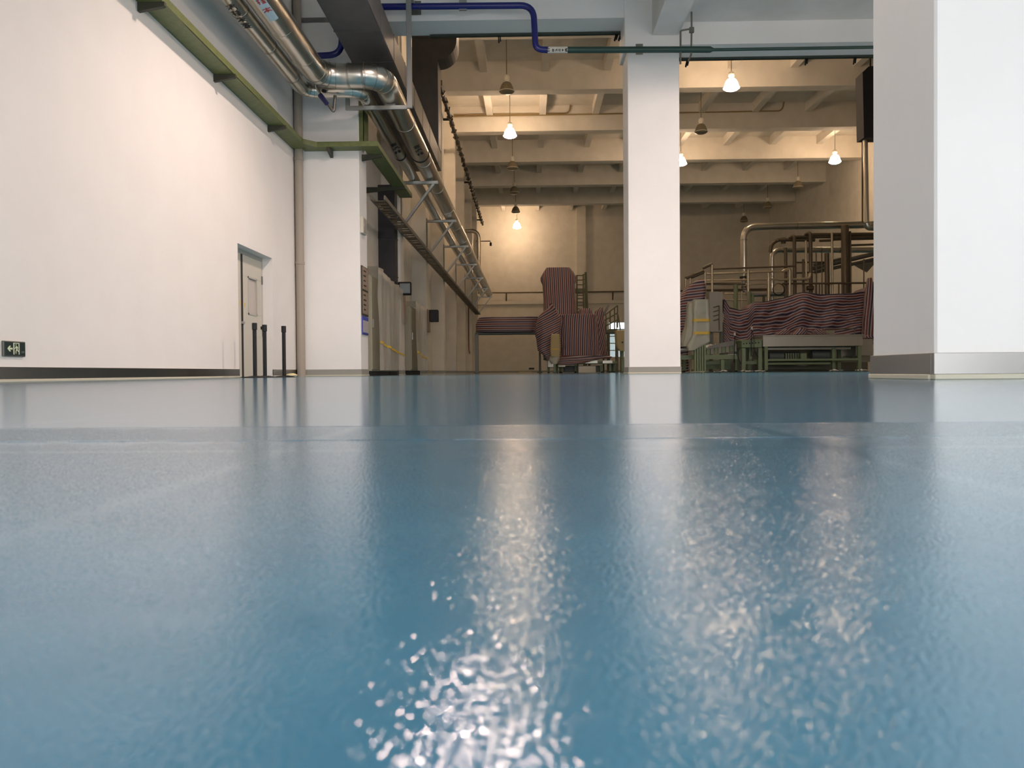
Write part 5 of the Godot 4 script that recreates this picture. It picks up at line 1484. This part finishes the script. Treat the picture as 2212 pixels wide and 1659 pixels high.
	for e in [[1538, 572, 0.055, "p"], [1523, 588, 0.05, "p"], [1616, 584, 0.06, "p"], [1660, 590, 0.06, "p"], [1589, 615, 0.09, "g"], [1602, 630, 0.03, "p"], [1618, 630, 0.08, "g"], [1626, 635, 0.05, "g"], [1708, 640, 0.03, "p"], [1762, 612, 0.025, "b"], [1770, 612, 0.025, "b"], [1812, 612, 0.025, "b"], [1820, 612, 0.025, "b"], [1866, 560, 0.025, "b"], [1706, 582, 0.055, "p"]]:
		var foot := Vector3(at(e[0], 720, G - 0.7).x, 0.0, -G + 0.7)
		part("upright", sh().tube([at(e[0], e[1], G - 0.7), foot], e[2], 8), mats.pipe_pale if e[3] == "p" else mats.machine_green if e[3] == "g" else mats.pipe_brown, t)
	part("elbow", sh().tube(bend([at(1690, 587, G - 0.7), at(1697, 582, G - 0.7), at(1706, 582, G - 0.7), at(1706, 600, G - 0.7)], 0.12), 0.06, 10), mats.pipe_pale, t)
	part("elbow", sh().tube(bend([at(1736, 603, G - 0.7), at(1748, 601, G - 0.7), at(1750, 590, G - 0.7)], 0.12), 0.055, 10), mats.pipe_pale, t)
	part("hand_wheel", sh().lathe(at(1682, 625, G - 0.5), [Vector2(0.2, -0.02), Vector2(0.24, 0), Vector2(0.2, 0.02)], 18, true, Basis(Vector3.RIGHT, PI / 2)), mats.pipe_brown, t)
	part("valve", sh().tube([at(1743, 622, G - 0.6), at(1757, 622, G - 0.6)], 0.09, 10), mats.pipe_brown, t)
	for e in [[1480, 601, 1520, 585], [1518, 580, 1539, 570], [1492, 600, 1522, 588], [1484, 601, 1500, 592]]:
		part("stair_rail", sh().tube([at(e[0], e[1], G - 0.7), at(e[2], e[3], G - 0.7)], 0.05, 8), mats.pipe_brown, t)
	for px in [1481, 1491]:
		part("upright", sh().tube([at(px, 601, G - 0.7), Vector3(at(px, 720, G - 0.7).x, 0, -G + 0.7)], 0.04, 8), mats.pipe_pale, t)
	# dark hood and its flue beside the near column
	t = thing("exhaust_flue", "black hood above a slim silver flue beside the near column", "flue", Vector3(at(1872, 485, 28).x, at(1872, 485, 28).y, -28))
	part("flue", sh().tube([at(1872, 480, 28), at(1869, 296, 28)], 0.085, 14), mats.cladding, t)
	part("pipe", sh().tube([at(1863, 480, 28.2), at(1863, 296, 28.2)], 0.03, 8), mats.pipe_brown, t)
	part("hood", sh().prism(at(1865, 297, 27.7), Vector3.RIGHT, Vector3.UP, Vector3(0, 0, -0.6), PackedVector2Array([Vector2(0.02, 0), Vector2(0.9, 0), Vector2(0.9, 2.5), Vector2(0.18, 2.42), Vector2(-0.02, 2.22)])), mats.duct_black, t)
	part("hanger", sh().tube([at(1880, 170, 28), Vector3(at(1880, 170, 28).x, 12.67, -28)], 0.03, 8), mats.black_iron, t)
	part("elbow", sh().tube(bend([at(1872, 482, 28), at(1876, 491, 28), at(1900, 491, 28)], 0.1), 0.12, 12), mats.cladding, t)
	# litter by the feet
	for e in [[1609, 25.4, 0.22, 41, "torn white plastic scrap by the green stand's near foot"], [1640, 25.3, 0.18, 42, "white plastic scrap below the tank's first leg"], [1558, 25.6, 0.2, 43, "pale plastic scrap below the roller conveyor"], [1806, 25.3, 0.2, 44, "white plastic scrap by the tank's middle leg"], [1861, 25.2, 0.2, 45, "white plastic scrap by the tank's last leg near the column"], [1506, 24.9, 0.3, 46, "flat grey sheet scrap before the ribbed stand"]]:
		var c := at(e[0], 806, e[1])
		solo("plastic_scrap", sh().sheet(scrap(Vector3(c.x, 0.0, c.z), e[2], 0.07 if e[3] != 46 else 0.03, e[3]), flat_uv(), false), mats.white_scrap, e[4], "scrap", "plastic scraps on the floor")

func flat_uv() -> Array:
	var out := []
	for i in 9:
		var l := PackedVector2Array()
		l.resize(9)
		out.append(l)
	return out

# a crumpled sheet lying on something
func scrap(c: Vector3, r: float, h: float, seed_: int) -> Array:
	var rows := []
	for i in 9:
		var line := PackedVector3Array()
		for j in 9:
			var x := (j / 4.0 - 1.0)
			var z := (i / 4.0 - 1.0)
			var edge := 1.0 + 0.35 * folds.get_noise_2d(x * 70 + seed_ * 40, z * 70)
			var y := h * absf(folds.get_noise_2d(x * 110 + seed_ * 90, z * 110 + seed_ * 7)) * 2.0 * (1.0 - 0.5 * maxf(absf(x), absf(z)))
			line.append(c + Vector3(x * r * edge, 0.003 + y, z * r * 0.7 * edge))
		rows.append(line)
	return rows

func _ready() -> void:
	folds.seed = 7
	folds.noise_type = FastNoiseLite.TYPE_SIMPLEX_SMOOTH
	folds.frequency = 0.01
	folds.fractal_octaves = 2
	rng.seed = 5
	set_view()
	make_materials()
	build_structure()
	build_left()
	build_overhead()
	build_lamps()
	build_hall_left()
	build_middle()
	build_right()
